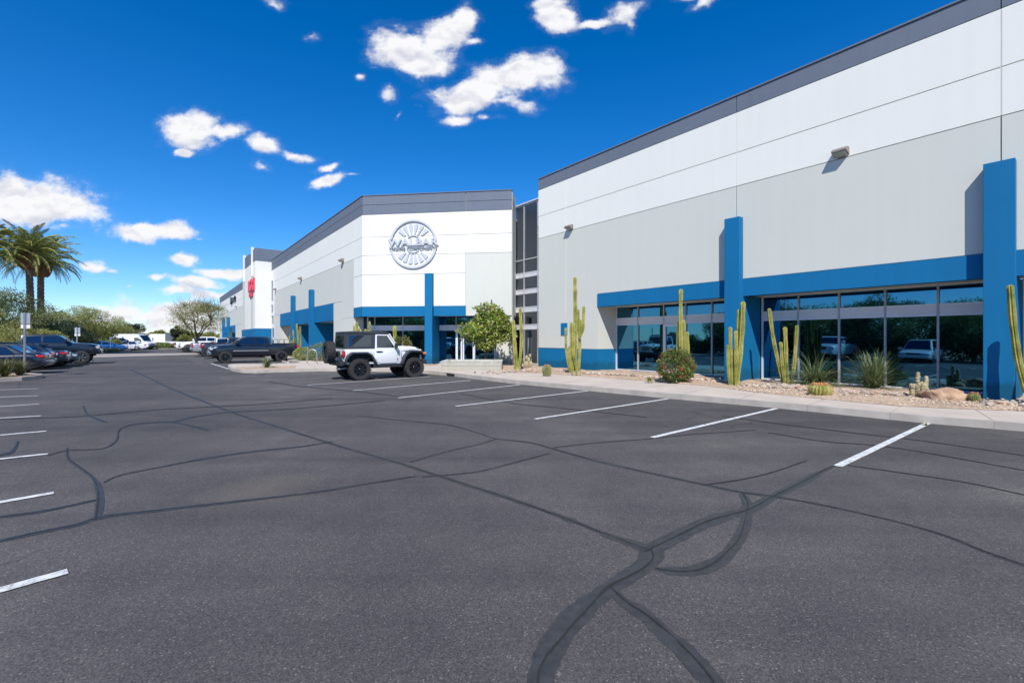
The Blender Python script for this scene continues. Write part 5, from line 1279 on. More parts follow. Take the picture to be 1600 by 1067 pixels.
def vehicle(name, label, cat, loc, rz, L=4.7, W=1.85, wb=2.75, fo=.95, r=.33, tw_=.23, body='p_navy', zt=None, zb=.28, hood=.95, cabin=None, wt=.62, wbl=.9, windows=(), screens=(), group=None, style='alloy', lights=(.6, .75), tail=(.75, .9), bed=None, arch=1.16, grille='plastic', roof_m=None, flare=None, bumpc=None, mirror=True, extra=None, hwf=None):
    o = empty(name, loc, rz, label, cat, group); xf = wb / 2; xr = -wb / 2; X1 = xf + fo; X0 = X1 - L; hw0 = W / 2
    def hw(x):
        f = min(1, (X1 - x) / .55); g = min(1, (x - X0) / .4)
        return hw0 * (1 - .16 * (1 - f) ** 2 - .09 * (1 - g) ** 2)
    ztf = lambda x: lerp_prof(zt, x); zbf = lambda x: zb + (.1 * max(0, (x - X1 + .5)) / .5 if x > X1 - .5 else 0) + (.1 * max(0, X0 + .4 - x) / .4)
    xs = sorted({round(X0 + (X1 - X0) * i / 44, 3) for i in range(45)} | {p[0] for p in zt if X0 < p[0] < X1})
    b = loft('body', M[body], o, xs, ztf, zbf, hw, (xf, xr), r * arch, .34, r * 1.02)
    z0, z1 = cabin['z0'], cabin['z1']; A = cabin['poly']      # side outline of the cabin (x,z)
    yb_, yt = hw0 * wbl, hw0 * wt
    fy = lambda z, s: s * (yb_ + (yt - yb_) * max(0, min(1, (z - z0) / (z1 - z0))))
    mb = MB(); mb.side(A, -1, 1, fy=fy); cab = mb.build('cabin', M[roof_m or body], o, bevel=.05, seg=3, smooth=50)
    # side glass
    for s in (-1, 1):
        for w_ in windows:
            mb = MB(); mb.side(w_, 0, 1, fy=lambda z, y, s=s: fy(z, s) + s * (-.02 + .026 * y)); g = mb.build('side_window', M['carglass'], o, bevel=.004, seg=1)
    # front and rear screens: between two profile points
    for nm, (p, q), k in screens:
        (xa, za), (xb, zb_) = p, q; nx, nz_ = (za - zb_), (xb - xa); l = math.hypot(nx, nz_); nx, nz_ = nx / l, nz_ / l
        if nm == 'windscreen' and nx < 0 or nm == 'rear_window' and nx > 0: nx, nz_ = -nx, -nz_
        ya = abs(fy(za, 1)) * k; yb2 = abs(fy(zb_, 1)) * k; e = .012
        vs = []
        for d in (-.02, e):
            for (x_, z_, y_) in ((xa, za, ya), (xb, zb_, yb2)):
                vs += [(x_ + nx * d, -y_, z_ + nz_ * d), (x_ + nx * d, y_, z_ + nz_ * d)]
        mb = MB(); mb.add(vs, [(0, 1, 3, 2), (4, 5, 7, 6), (0, 1, 5, 4), (1, 3, 7, 5), (3, 2, 6, 7), (2, 0, 4, 6)]); mb.build(nm, M['carglass'], o, bevel=.004, seg=1)
    for x in (xf, xr):
        for s in (-1, 1): wheel(o, x, s * (hw0 - tw_ / 2 + .01 + (.05 if flare else 0)), r, tw_, s, style)
    # wheel well liners, floor
    mb = MB(); mb.box(X0 + .3, X1 - .3, -hw0 * .6, hw0 * .6, zb - .08, zb + .25)
    for x in (xf, xr): mb.tube([(x, -hw0 + .2, r), (x, hw0 - .2, r)], .06, 8)
    mb.build('underbody', M['under'], o)
    # lamps
    wf = hw(X1 - .12); wr = hw(X0 + .08)
    for s in (-1, 1):
        mb = MB(); mb.box(X1 - .30, X1 - .015, s * (wf - .42), s * (wf + .022), lights[0], lights[1]); mb.build('headlight', M['clear'], o, bevel=.035, seg=3, smooth=50)
        mb = MB(); mb.box(X0 - .012, X0 + (.13 if bed else .28), s * (wr - (.17 if bed else .42)), s * (wr + .025), tail[0], tail[1]); mb.build('tail_light', M['redlens'], o, bevel=.025, seg=3, smooth=50)
        if mirror:
            mx_ = cabin['mirror']; mb = MB(); mb.box(mx_[0] - .07, mx_[0] + .09, s * (yb_ + .06), s * (yb_ + .27), mx_[1], mx_[1] + .17 * (1.4 if bed else 1)); mb.box(mx_[0] - .02, mx_[0] + .05, s * (yb_ - .02), s * (yb_ + .1), mx_[1] + .01, mx_[1] + .05); mb.build('mirror', M[cabin.get('mm', body)], o, bevel=.03, seg=3, smooth=50)
    zg = (lights[0] + lights[1]) / 2
    mb = MB(); mb.box(X1 - .1, X1 + .012, -wf + .44, wf - .44, lights[0] - .03, lights[1] + .01); mb.box(X1 - .12, X1 + .004, -wf * .7, wf * .7, zb + .12, zb + .26); mb.build('grille', M[grille], o, bevel=.02)
    bc = bumpc or body
    mb = MB(); mb.box(X1 - .16, X1 + .06, -wf * .97, wf * .97, zb + .1, zb + .34); mb.build('front_bumper', M[bc], o, bevel=.04, seg=3, smooth=50)
    mb = MB(); mb.box(X0 - .07, X0 + .14, -wr * .98, wr * .98, zb + .12, zb + .36); mb.build('rear_bumper', M[bc], o, bevel=.035, seg=3, smooth=50)
    mb = MB(); mb.box(X0 - .088, X0 - .07, -.16, .16, zb + .3 + (.0 if bed else .22), zb + .42 + (.0 if bed else .22)); mb.build('licence_plate', M['signwhite'], o)
    # door seams and handles
    for s in (-1, 1):
        for i, dx in enumerate(cabin['doors']):
            zt_ = ztf(dx) - .03; mb = MB(); y = hw0 * .99
            mb.box(dx - .006, dx + .006, s * (hw0 - .05), s * (hw0 + .003), zb + .12, zt_ - .06); mb.build('door_seam', M['under'], o)
        for dx in cabin['handles']:
            zt_ = ztf(dx) - .13; mb = MB(); mb.box(dx - .1, dx + .1, s * (hw0 - .03), s * (hw0 + .028), zt_ - .02, zt_ + .02); mb.build('door_handle', M[cabin.get('hm', body)], o, bevel=.01)
    if flare:
        for x in (xf, xr):
            for s in (-1, 1):
                k = 14; ri, ro_ = r * arch - .02, r * arch + .09; po = [(x + ro_ * math.cos(a), r * 1.02 + ro_ * math.sin(a)) for a in [math.pi * (-.08 + 1.16 * i / k) for i in range(k + 1)]]
                pi_ = [(x + ri * math.cos(a), r * 1.02 + ri * math.sin(a)) for a in [math.pi * (-.08 + 1.16 * i / k) for i in range(k, -1, -1)]]
                mb = MB(); mb.side(po + pi_, s * (hw0 - .05), s * (hw0 + .07)); mb.build('fender_flare', M[flare], o, bevel=.01)
    if bed:
        bx0, bx1, bz = bed; mb = MB(); mb.box(bx0 + .08, bx1 - .06, -hw0 * .8, hw0 * .8, bz + .012, bz + .03); mb.build('bed_liner', M['plastic'], o, bevel=.008)
        mb = MB(); mb.box(X0 - .015, X0 + .05, -wr + .18, wr - .18, bz - .5, bz - .02); mb.build('tailgate', M[body], o, bevel=.015)
        mb = MB(); mb.box(X0 - .022, X0 - .01, -.12, .12, bz - .18, bz - .13); mb.build('tailgate_handle', M['plastic'], o)
    if extra: extra(o)
    return o
def sedan(label, loc, rz, body='p_navy', group=None, H=1.45, name='parked_car', hatch=False, **k):
    poly = [(-1.95, .88), (-1.12, H - .04), (-.7, H), (.05, H), (.35, H - .05), (1.22, .92)] if not hatch else [(-2.15, .95), (-1.75, H - .07), (-1.3, H), (.05, H), (.35, H - .05), (1.15, .95)]
    b = .95
    wins = [[(-1.5, b), (-1.08, H - .12), (-.42, H - .09), (-.42, b)], [(-.36, b), (-.36, H - .09), (.12, H - .09), (.35, H - .14), (.98, b)]] if not hatch else [[(-2.0, b + .05), (-1.7, H - .14), (-.42, H - .1), (-.42, b)], [(-.36, b), (-.36, H - .1), (.12, H - .1), (.35, H - .15), (.94, b)]]
    rs_ = [('windscreen', ((.4, H - .06), (1.14, .96)), .9), ('rear_window', ((-1.16, H - .06) if not hatch else (-1.78, H - .1), (-1.78, .96) if not hatch else (-2.1, 1.02)), .88)]
    return vehicle(name, label, 'car', loc, rz, 4.75, 1.86, 2.8, .92, .34, .23, body, zt=[(-2.45, .90), (-2.3, 1.0), (-1.7, 1.02), (0, .98), (1.1, .98), (1.9, .86), (2.2, .76), (2.33, .62)], cabin=dict(z0=.9, z1=H, poly=poly, mirror=(.85, .95), doors=(-1.42, -.4, .85), handles=(-.62, .35)), windows=wins, screens=rs_, group=group, lights=(.60, .74), tail=(.80, .93), wt=.66, wbl=.92, **k)
def pickup(label, loc, rz, body='p_black', group=None, H=1.9, r=.41, L=5.8, wb=3.7, style='alloy', crew=True, name='parked_pickup', lift=0, **k):
    zb = .5 + lift; rail = 1.36 + lift; hd = 1.30 + lift; xc = -.35 if crew else -.05; H += lift
    X1 = wb / 2 + .95; X0 = X1 - L; b = 1.36 + lift
    poly = [(xc - .75, 1.2 + lift), (xc - .68, H - .05), (xc - .5, H), (.45, H), (.7, H - .06), (1.45, 1.26 + lift)]
    w1 = [(xc - .6, b), (xc - .55, H - .14), (xc + .28, H - .11), (xc + .28, b)]; w2 = [(xc + .36, b), (xc + .36, H - .11), (.5, H - .11), (.72, H - .17), (1.22, b)]
    return vehicle(name, label, 'pickup', loc, rz, L, 2.0, wb, .95, r, .27, body, zt=[(X0, rail - .01), (X0 + .2, rail), (xc - .8, rail), (xc - .7, rail), (1.3, hd + .03), (X1 - .5, hd - .04), (X1 - .15, hd - .12), (X1, hd - .3)], zb=zb, cabin=dict(z0=1.25 + lift, z1=H, poly=poly, mirror=(1.12, b + .01), doors=(xc - .62, xc + .32, 1.22), handles=(xc - .45, xc + .5)), windows=[w1, w2], screens=[('windscreen', ((.74, H - .08), (1.40, b - .03)), .9), ('rear_window', ((xc - .685, H - .1), (xc - .735, b + .03)), .8)], group=group, bed=(X0, xc - .8, rail), lights=(zb + .42, zb + .6), tail=(rail - .42, rail - .08), wt=.72, wbl=.94, style=style, **k)
HB = math.atan2(BX.y, BX.x)          # nose towards the buildings
GL = 'cars parked nose or tail out along the left edge of the lot'; GRr = 'pickups and cars parked before the middle building'
def behind(u, v, axle, hdg, half, side):
    """centre of a vehicle from the picture point where the visible wheel at x=axle touches the ground"""
    p = G(u, v); d = Vector((math.cos(hdg), math.sin(hdg), 0)); n = Vector((-d.y, d.x, 0))
    return p - d * axle - n * side * half
# black pickup, nose out
def blk(o):
    for s in (-1, 1):
        for x in (-1.35, -2.15):
            mb = MB(); mb.tube([(x - .2, s * .85, 1.36), (x - .2, s * .85, 1.68), (x + .18, s * .85, 1.68), (x + .18, s * .85, 1.36)], .02, 6); mb.build('bed_rack', M['plastic'], o)
        mb = MB(); mb.box(-.9, 1.35, s * .985, s * 1.012, .84, .90); mb.build('side_moulding', M['p_silver'], o, bevel=.006)
pickup('black crew cab pickup with bed racks, nose out beside the gravel island', behind(352.7, 567.5, 1.8, HB + math.pi, .98, 1), HB + math.pi, 'p_black', GRr, H=1.88, r=.42, wb=3.6, L=5.75, style='off', bumpc='chrome', grille='chrome', extra=blk)
# grey pickup, tail out
pickup('dark grey pickup with red tail lights facing the building, just behind the black pickup', G(331.5, 560.5) + Vector((-.61, .79, 0)) * .98 + BX * 2.2, HB, 'p_grey', GRr, H=1.86, style='alloy', bumpc='chrome')
pickup('silver pickup seen tail first between the dark grey one and the white off-road one', Vector((-28.7, 45.9, 0)), HB, 'p_silver', GRr, H=1.86, bumpc='chrome')
p = pickup('white off-road pickup with black flares, nose towards the aisle', behind(295, 551.2, 1.85, HB + math.pi, .98, 1), HB + math.pi, 'p_white', GRr, H=1.92, r=.46, lift=.1, style='off', flare='plastic', bumpc='plastic')
pickup('white pickup far back with its red tail light towards the aisle', Vector((-42.5, 62.4, 0)), HB, 'p_white', GRr, H=1.9, bumpc='chrome')
pickup('farthest white pickup, only its roof and window showing above the others', Vector((-46.4, 68.5, 0)), HB, 'p_white', GRr, H=1.98)
sedan('black car parked deep between the white off-road pickup and the building', Vector((-33.2, 52.2, 0)), HB, 'p_black', GRr)
sedan('low dark navy car between the silver pickup and the tower base', Vector((-29.8, 48.6, 0)), HB, 'p_navy', GRr, H=1.5)
# left row
sedan('nearest dark blue sedan on the left, tail out behind the grassy island', Vector((-25.5, 21.7, 0)), HB - .06, 'p_navy', GL).rotation_euler.z = HB + math.pi - .06
sedan('dark grey sedan second in the left row, tail out', Vector((-27.9, 24.4, 0)), HB + math.pi, 'p_grey', GL, H=1.42)
sedan('black sedan with bright red tail light beside the large black pickup', Vector((-29.1, 26.4, 0)), HB + math.pi, 'p_black', GL, H=1.46)
sedan('slate blue low car with its nose out under the large black pickup side', Vector((-30.1, 28.3, 0)), HB, 'p_slate', GL, H=1.40)
pickup('large lifted black pickup with pale wheels, nose out in the left row', behind(126.5, 569, 1.85, HB, .98, -1), HB, 'p_black', GL, H=1.9, r=.46, lift=.12, L=6.1)
sedan('black wagon with silver roof rails behind the large black pickup bed', Vector((-38.2, 33.0, 0)), HB, 'p_black', GL, H=1.75, hatch=True)
sedan('bright blue sedan beyond the concrete cross drive', G(171, 549.3) + Vector((-1.2, .8, 0)), HB, 'p_blue', GL, H=1.42)
sedan('white car with red tail light between the blue sedan and the dark pickup', G(183, 548.8) + Vector((-1.6, 3.2, 0)), HB + math.pi, 'p_white', GL, H=1.45)
pickup('far dark pickup with its nose out in front of the white van', G(193, 548.3) + Vector((-1.9, 1.2, 0)), HB, 'p_navy', GL, H=1.9)
# mirrored cars outside the frame
for s, bd, lb in ((8, 'p_white', 'white car'), (13.6, 'p_white', 'white pickup'), (19, 'p_grey', 'dark car')):
    (pickup if 'pickup' in lb else sedan)(lb + ' outside the picture on the left, mirrored in the windows', SD(s, -7.5), HB, bd, 'mirrored cars across the lot', **({} if 'pickup' in lb else dict(hatch=True, H=1.7)))
# white van
def van(loc, rz):
    r = .36; L = 5.9; wb = 3.75; X1 = wb / 2 + 1.02; X0 = X1 - L; H = 2.55
    cab = dict(z0=1.3, z1=2.0, poly=[(.2, 1.3), (.2, 1.95), (.9, 1.95), (1.5, 1.35)], mirror=(1.75, 1.35), mm='plastic', doors=(.55, 1.7), handles=(.75, .2), hm='plastic')
    o = vehicle('delivery_van', 'tall white delivery van side on before the far kerb', 'van', loc, rz, L, 2.05, wb, 1.02, r, .24, 'p_white',
        zt=[(X0, H - .06), (X0 + .15, H), (.7, H), (1.2, H - .12), (1.75, 1.85), (2.15, 1.33), (2.6, 1.2), (X1 - .08, 1.02), (X1, .8)], zb=.32, cabin=cab, windows=[], screens=[], lights=(.78, .98), tail=(.8, 1.4), wt=.8, wbl=.9, bumpc='plastic')
    for s in (-1, 1):
        mb = MB(); mb.side([(.72, 1.42), (.72, 1.95), (1.25, 1.95), (1.62, 1.72), (1.86, 1.42)], s * .98, s * 1.035); mb.build('side_window', M['carglass'], o, bevel=.01)
        mb = MB(); mb.box(-1.7, 1.4, s * 1.0, s * 1.035, .62, .72); mb.build('side_moulding', M['plastic'], o, bevel=.008)
    mb = MB(); mb.add([(1.34, -.8, 2.32), (1.34, .8, 2.32), (2.08, .86, 1.46), (2.08, -.86, 1.46), (1.37, -.8, 2.36), (1.37, .8, 2.36), (2.12, .86, 1.49), (2.12, -.86, 1.49)], [(0, 1, 2, 3), (4, 5, 6, 7), (0, 1, 5, 4), (1, 2, 6, 5), (2, 3, 7, 6), (3, 0, 4, 7)]); mb.build('windscreen', M['carglass'], o)
van(G(219, 546.4) + Vector((-1.88, 1.1, 0)), R(4))

# ---- white off-road car (the nearest vehicle)
def offroad(loc, rz):
    o = empty('offroad_car', loc, rz, 'white two-door off-road car with black hardtop, black flares and spare wheel on the tail', 'car')
    r = .445; tw_ = .33; xr, xf = -1.21, 1.21; W_ = .77
    arcR = [(-1.79, .66), (-1.79, .78), (-1.72, 1.02), (-1.55, 1.14), (-.92, 1.14), (-.74, 1.02), (-.56, .66)]
    # tub sides with stepped wheel opening
    side = [(-1.80, .72), (-1.80, 1.29), (.50, 1.29), (.62, 1.2), (.66, .64), (-.52, .64), (-.70, .98), (-.90, 1.09), (-1.50, 1.09), (-1.66, .98), (-1.76, .72)]
    for s in (-1, 1):
        mb = MB(); mb.side(side, s * (W_ - .05), s * W_); mb.build('side_panel', M['p_white'], o, bevel=.012, smooth=40)
    mb = MB(); mb.box(-1.80, -1.75, -W_ + .05, W_ - .05, .72, 1.29); mb.box(-1.74, .6, -W_ + .06, W_ - .06, .66, .74); mb.build('tailgate', M['p_white'], o, bevel=.01)
    # door panel with upper frame
    dfy = lambda z, y, s: s * ((W_ + .0) if z < 1.29 else W_ - (z - 1.29) * .13) + s * y
    for s in (-1, 1):
        lower = [(-.545, .92), (-.545, 1.285), (.44, 1.285), (.44, .72), (.36, .67), (-.28, .67), (-.42, .74)]
        mb = MB(); mb.side(lower, 0, 1, fy=lambda z, y, s=s: s * (W_ + .002 + .02 * y)); d = mb.build('door', M['p_white'], o, bevel=.01, smooth=40)
        for poly in ([(-.545, 1.285), (-.50, 1.90), (-.44, 1.90), (-.47, 1.285)], [(-.44, 1.86), (-.44, 1.90), (.06, 1.90), (.06, 1.855)], [(.06, 1.90), (.44, 1.285), (.37, 1.285), (.0, 1.87)], [(-.47, 1.285), (-.47, 1.33), (.41, 1.33), (.44, 1.285)]):
            mb = MB(); mb.side(poly, -.02, .02, fy=lambda z, y, s=s: dfy(z, y, s)); mb.build('window_frame', M['p_white'], d, bevel=.005)
        mb = MB(); mb.side([(-.47, 1.33), (-.445, 1.86), (-.01, 1.86), (.37, 1.33)], -.02, .004, fy=lambda z, y, s=s: dfy(z, y, s)); mb.build('side_window', M['carglass'], d)
        mb = MB(); mb.box(-.50, -.22, s * (W_ + .02), s * (W_ + .055), 1.155, 1.195); mb.box(-.42, -.32, s * (W_ + .015), s * (W_ + .03), 1.12, 1.2); mb.build('door_handle', M['plastic'], d, bevel=.008)
        mb = MB(); [mb.tube([(.47, s * (W_ + .012), z - .03), (.47, s * (W_ + .012), z + .03)], .016, 8) for z in (.84, 1.16)]; mb.build('hinge', M['plastic'], d)
        # hardtop side
        hfy = lambda z, y, s=s: s * (W_ - .005 - max(0, z - 1.29) * .13) + s * y
        fr_ = [(-1.80, 1.292), (-1.76, 1.97), (-.50, 1.97), (-.56, 1.292)]; hole = [(-1.63, 1.40), (-1.60, 1.86), (-.66, 1.86), (-.69, 1.40)]
        mb = MB()
        for a, b_, c_, d_ in ((0, 1, 1, 0), (1, 2, 2, 1), (2, 3, 3, 2), (3, 0, 0, 3)):
            mb.side([fr_[a], fr_[b_], hole[b_], hole[a]], -.03, .0, fy=hfy)
        mb.build('hardtop_side', M['hardtop'], o)
        mb = MB(); mb.side(inset(hole, -.005), -.025, -.012, fy=hfy); mb.build('side_window', M['carglass'], o)
        # flares
        fl = [(-1.83, .70), (-1.80, .88), (-1.72, 1.06), (-1.55, 1.17), (-.90, 1.17), (-.70, 1.06), (-.46, .66), (-.56, .66), (-.76, 1.0), (-.93, 1.09), (-1.50, 1.09), (-1.64, 1.0), (-1.74, .84), (-1.76, .70)]
        mb = MB(); mb.side(fl, s * (W_ - .02), s * (W_ + .17)); mb.build('fender_flare', M['hardtop'], o, bevel=.022, seg=3, smooth=50)
        ff = [(.56, .62), (.72, .98), (.90, 1.18), (1.08, 1.23), (1.54, 1.20), (1.70, 1.10), (1.77, .92), (1.70, .90), (1.62, 1.02), (1.50, 1.11), (1.10, 1.14), (.97, 1.10), (.82, .95), (.70, .62)]
        mb = MB(); mb.side(ff, s * .52, s * (W_ + .17)); mb.build('fender_flare', M['hardtop'], o, bevel=.022, seg=3, smooth=50)
        mb = MB(); mb.box(1.60, 1.76, s * (W_ + .06), s * (W_ + .178), 1.03, 1.12); mb.build('turn_signal', M['amber'], o, bevel=.02, smooth=50)
        mb = MB(); mb.side([(.70, .70), (.66, 1.18), (.86, 1.16), (.78, .98)], s * (W_ - .12), s * (W_ - .04)); mb.build('cowl_panel', M['p_white'], o)
        mb = MB(); mb.box(.67, .78, s * (W_ - .11), s * (W_ - .085) , 1.0, 1.1); mb.build('badge', M['plastic'], o, bevel=.006)
        # step rail
        mb = MB(); mb.box(-.62, .70, s * (W_ - .08), s * (W_ + .09), .50, .585); mb.box(-.62, .66, s * (W_ - .02), s * (W_ + .012), .58, .648); mb.build('step_rail', M['plastic'], o, bevel=.015)
        # lamps
        mb = MB(); mb.box(-1.87, -1.77, s * (W_ - .13), s * (W_ + .012), .98, 1.2); t = mb.build('tail_light', M['redlens'], o, bevel=.015, smooth=50)
        mb = MB(); mb.box(-1.862, -1.79, s * (W_ - .15), s * (W_ + .004), .96, 1.22); mb.build('bezel', M['plastic'], t, bevel=.01)
        mb = MB(); mb.lathe([(.001, 1.72), (.09, 1.71), (.098, 1.68), (.098, 1.6)], 20, 'x', (0, s * .42, 1.08)); mb.build('headlight', M['clear'], o, smooth=50)
        mb = MB(); mb.box(.30, .38, s * (W_ + .05), s * (W_ + .25), 1.32, 1.52); mb.tube([(.34, s * (W_ - .02), 1.27), (.35, s * (W_ + .1), 1.30), (.35, s * (W_ + .13), 1.36)], .03, 8); mb.build('mirror', M['plastic'], o, bevel=.025, seg=3, smooth=50)
        for x in (xf, xr): wheel(o, x, s * (W_ + .0), r, tw_, s, 'off', knobs=26)
    # hardtop roof, rear pillars and rear window
    mb = MB(); mb.side([(-1.79, 1.965), (-1.74, 2.02), (-1.5, 2.035), (-.2, 2.035), (.05, 2.01), (.12, 1.93), (-.5, 1.91), (-1.7, 1.92)], -.70, .70); mb.build('roof', M['hardtop'], o, bevel=.03, seg=3, smooth=50)
    mb = MB()
    for s in (-1, 1): mb.side([(-1.80, 1.29), (-1.765, 1.93), (-1.68, 1.93), (-1.72, 1.29)], s * .57, s * .70)
    mb.box(-1.79, -1.72, -.57, .57, 1.292, 1.37); mb.box(-1.77, -1.70, -.57, .57, 1.86, 1.93); mb.build('rear_pillar', M['hardtop'], o, bevel=.01)
    mb = MB(); mb.side([(-1.785, 1.37), (-1.757, 1.86), (-1.735, 1.86), (-1.76, 1.37)], -.57, .57); mb.build('rear_window', M['carglass'], o)
    # windscreen frame and glass
    mb = MB(); 
    for s in (-1, 1): mb.side([(.46, 1.30), (.08, 1.93), (.14, 1.95), (.54, 1.30)], s * .64, s * .715)
    mb.side([(.16, 1.87), (.10, 1.93), (.14, 1.95), (.19, 1.88)], -.64, .64); mb.side([(.46, 1.30), (.43, 1.37), (.50, 1.38), (.55, 1.30)], -.66, .66); mb.build('windscreen_frame', M['p_white'], o, bevel=.01)
    mb = MB(); mb.side([(.46, 1.37), (.145, 1.89), (.16, 1.90), (.475, 1.375)], -.64, .64); mb.build('windscreen', M['carglass'], o)
    # bonnet, grille, engine bay
    mb = MB(); V = []
    for x, w_, z in ((.50, .68, 1.34), (.9, .66, 1.36), (1.3, .62, 1.34), (1.56, .58, 1.30), (1.64, .55, 1.24)):
        V += [(x, -w_, z - .16), (x, -w_, z - .05), (x, -w_ + .05, z - .01), (x, -.26, z), (x, -.22, z + .035), (x, .22, z + .035), (x, .26, z), (x, w_ - .05, z - .01), (x, w_, z - .05), (x, w_, z - .16)]
    fs = [(i * 10 + j, i * 10 + j + 1, i * 10 + 11 + j, i * 10 + 10 + j) for i in range(4) for j in range(9)] + [tuple(range(10)), tuple(range(40, 50))] + [(i * 10, i * 10 + 10, i * 10 + 19, i * 10 + 9) for i in range(4)]
    mb.add(V, fs); mb.build('bonnet', M['p_white'], o, smooth=40)
    for s in (-1, 1):
        mb = MB(); mb.box(1.48, 1.56, s * .5, s * .58, 1.27, 1.34); mb.build('bonnet_latch', M['plastic'], o, bevel=.01)
    mb = MB(); mb.box(.52, 1.62, -.55, .55, .78, 1.19); mb.build('engine_bay', M['under'], o)
    mb = MB(); mb.front([(-.6, .80), (-.62, 1.15), (-.56, 1.24), (.56, 1.24), (.62, 1.15), (.6, .80)], 1.60, 1.68); mb.build('grille', M['p_white'], o, bevel=.015)
    mb = MB(); [mb.box(1.675, 1.688, y - .028, y + .028, .88, 1.18) for y in [-.27 + .09 * i for i in range(7)]]; mb.build('grille_slot', M['under'], o)
    mb = MB(); mb.box(1.66, 1.82, -.86, .86, .60, .80); mb.box(1.6, 1.74, -.4, .4, .62, .76); mb.build('front_bumper', M['plastic'], o, bevel=.04, seg=3, smooth=50)
    mb = MB(); mb.box(-2.0, -1.82, -.88, .88, .60, .79); mb.box(-1.9, -1.7, -.5, .5, .62, .75); mb.build('rear_bumper', M['plastic'], o, bevel=.04, seg=3, smooth=50)
    mb = MB(); mb.tube([(-2.02, -.5, .47), (-1.6, -.5, .5), (-1.2, -.3, .52)], .035, 10); mb.build('exhaust_pipe', M['galv'], o)
    mb = MB(); mb.box(-1.7, 1.6, -.42, -.30, .46, .62); mb.box(-1.7, 1.6, .30, .42, .46, .62); mb.box(-1.0, 1.0, -.3, .3, .48, .66)
    for x in (xf, xr): mb.tube([(x, -.62, r), (x, .62, r)], .045, 8); mb.ico((x, .05, r), .13, 1, 2, jit=0)
    for s in (-1, 1):
        for x in (xf, xr): mb.tube([(x + .15, s * .5, .4), (x + .1, s * .48, .9)], .035, 8)
    mb.box(-1.74, -.5, -.72, .72, .74, .80); mb.box(-1.66, -.8, -.76, -.55, .8, 1.12); mb.box(-1.66, -.8, .55, .76, .8, 1.12); mb.build('chassis', M['under'], o)
    # spare wheel and carrier
    mb = MB(); mb.box(-2.1, -1.79, -.12, .12, .95, 1.2); mb.tube([(-1.84, -.6, .8), (-1.9, -.2, 1.05), (-1.9, .2, 1.05)], .03, 8); mb.tube([(-1.84, -.62, 1.0), (-1.9, -.2, 1.12)], .025, 8); mb.build('spare_carrier', M['plastic'], o)
    wheel(o, -2.22, -.02, r + .01, .32, -1, 'off', knobs=26, name='spare_wheel', axis='x', z=1.16)
    mb = MB(); mb.box(-1.865, -1.85, .34, .64, 1.02, 1.16); mb.build('licence_plate', M['signwhite'], o)
    # seats seen through the glass
    mb = MB(); mb.tube([(.56, -.66, 1.2), (.60, -.68, 1.5), (.62, -.68, 1.95)], .006, 5); mb.build('aerial', M['plastic'], o)
    return o
hj = R(34); dj = Vector((math.cos(hj), math.sin(hj), 0)); nj = Vector((-dj.y, dj.x, 0))
pr = G(560.5, 594.2); pf = G(646, 589.6)
offroad((pr + pf) / 2 + nj * .84, math.atan2((pf - pr).y, (pf - pr).x))

# ------------------------------------------------------------------ street furniture
def sign_post(p, H, lab, plates, rz=0, r=.03, group='sign posts'):
    o = empty('sign_post', p, rz, lab, 'sign post', group)
    mb = MB(); mb.box(-r, r, -r, r, -.05, H); mb.build('post', M['galv'], o, bevel=.006)
    mb = MB(); mb.lathe([(.001, .03), (r * 2.2, .03), (r * 2.4, 0)], 12); mb.build('base_collar', M['galv'], o)
    for (z0, z1, w_, m) in plates:
        mb = MB(); mb.box(-w_, w_, r + .002, r + .012, z0, z1); mb.build('plate', M[m], o, bevel=.003)
        mb = MB(); [mb.tube([(0, r + .0, z), (0, r + .03, z)], .012, 6) for z in (z0 + .06, z1 - .06)]; mb.build('bolt', M['chrome'], o)
    return o
sign_post(G(38.5, 585, .15), 2.72, 'nearest grey sign post on the left island with the back of a tall plate', [(2.22, 2.7, .19, 'signback'), (2.03, 2.19, .19, 'signwhite')], R(5), .032)
sign_post((-34.6, 36.2, 0), 2.62, 'second sign post standing behind the bonnet of the large black pickup', [(2.15, 2.62, .19, 'signback'), (1.96, 2.12, .2, 'signwhite')], R(10))
sign_post((at(172.5, 530, 61).x, 61, 0), 2.0, 'thin far sign post in front of the bright blue sedan', [(1.6, 2.0, .15, 'signback')], 0, .03)
sign_post((at(191.5, 530, 71).x, 71, 0), 2.1, 'thin far sign post before the rear half of the white van', [(1.65, 2.1, .15, 'signback')], 0, .03)
sign_post((at(238.5, 530, 82).x, 82, 0), 1.95, 'thin far sign post in the ground cover right of the white van', [(1.5, 1.95, .15, 'signback')], 0, .03)
# bike rack
o = empty('bike_rack', G(487.6, 569.6, .15), 0, 'grey steel hoop bike rack left of the spare wheel', 'bike rack')
mb = MB(); P = [(-.3, 0, -.02), (-.3, 0, .62)] + [(-.3 * math.cos(a), 0, .62 + .3 * math.sin(a)) for a in [math.pi * i / 12 for i in range(1, 12)]] + [(.3, 0, .62), (.3, 0, -.02)]; mb.tube(P, .03, 10); mb.build('hoop', M['galv'], o, smooth=60)
mb = MB(); [mb.lathe([(.001, .012), (.07, .012), (.075, 0)], 12, c=(x, 0, .0)) for x in (-.3, .3)]; mb.build('foot_plate', M['galv'], o)
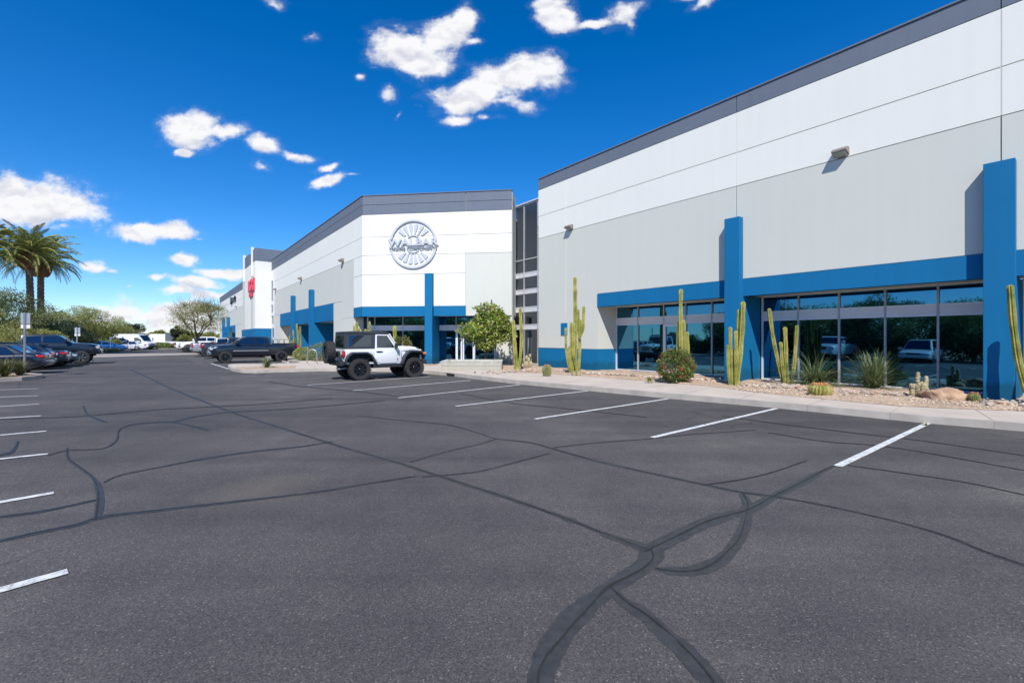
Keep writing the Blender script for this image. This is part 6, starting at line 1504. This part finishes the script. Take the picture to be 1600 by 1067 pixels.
# far white trailer and low buildings
def boxbuilding(name, lab, cat, x0u, x1u, Y, D, z1, m, extra=None):
    a = at(x0u, 530, Y).x; b = at(x1u, 530, Y).x; o = empty(name, ((a + b) / 2, Y, 0), 0, lab, cat); w_ = (b - a) / 2
    mb = MB(); mb.box(-w_, w_, 0, D, 0 if name != 'trailer' else .9, z1); mb.build('wall' if name != 'trailer' else 'body', M[m], o)
    if extra: extra(o, w_, D, z1)
    return o
def tr_(o, w_, D, z1):
    for i in range(14):
        x = -w_ + 2 * w_ * (i + .5) / 14; mb = MB(); mb.box(x - .02, x + .02, -.03, -.001, .95, z1 - .05); mb.build('rib', M['alu'], o)
    for x in (-w_ + 1, -w_ + 2, w_ - 1.5): mb = MB(); mb.lathe([(.001, -.02), (.45, -.02), (.5, .05), (.5, .25), (.001, .25)], 20, 'y', (x, 0, .5)); mb.build('wheel', M['rubber'], o)
    mb = MB(); mb.box(-w_, w_, .1, D - .1, .6, .9); mb.build('chassis', M['under'], o)
boxbuilding('trailer', 'long white trailer behind the green ground cover', 'trailer', 226, 258, 108, 2.6, 2.95, 'white', tr_)
def lowb(o, w_, D, z1):
    mb = MB(); mb.box(-w_ - .2, w_ + .2, -.2, D + .2, z1 + .002, z1 + .35); mb.build('roof', M['roof'], o)
    n = max(3, int(w_ / 2.5))
    for i in range(n):
        x = -w_ + 2 * w_ * (i + .5) / n; mb = MB(); mb.box(x - .8, x + .8, -.06, .05, .9, 2.2); f = mb.build('window', M['alu'], o); mb = MB(); mb.box(x - .7, x + .7, -.08, -.061, 1.0, 2.1); mb.build('pane', M['glass'], f)
boxbuilding('warehouse', 'low far white warehouse left of the trailer', 'building', 206, 241, 150, 20, 3.6, 'white', lowb)
boxbuilding('warehouse', 'low far white warehouse showing between the far trees', 'building', 254, 278, 170, 20, 3.9, 'white', lowb)
boxbuilding('warehouse', 'low brown brick building beyond the leaning tree', 'building', 318, 346, 165, 15, 3.4, 'ground', lowb)
boxbuilding('wall', 'long low grey wall behind the ground cover on the right', 'wall', 258, 300, 95, .3, 1.25, 'spandrel', lambda o, w_, D, z1: MB())
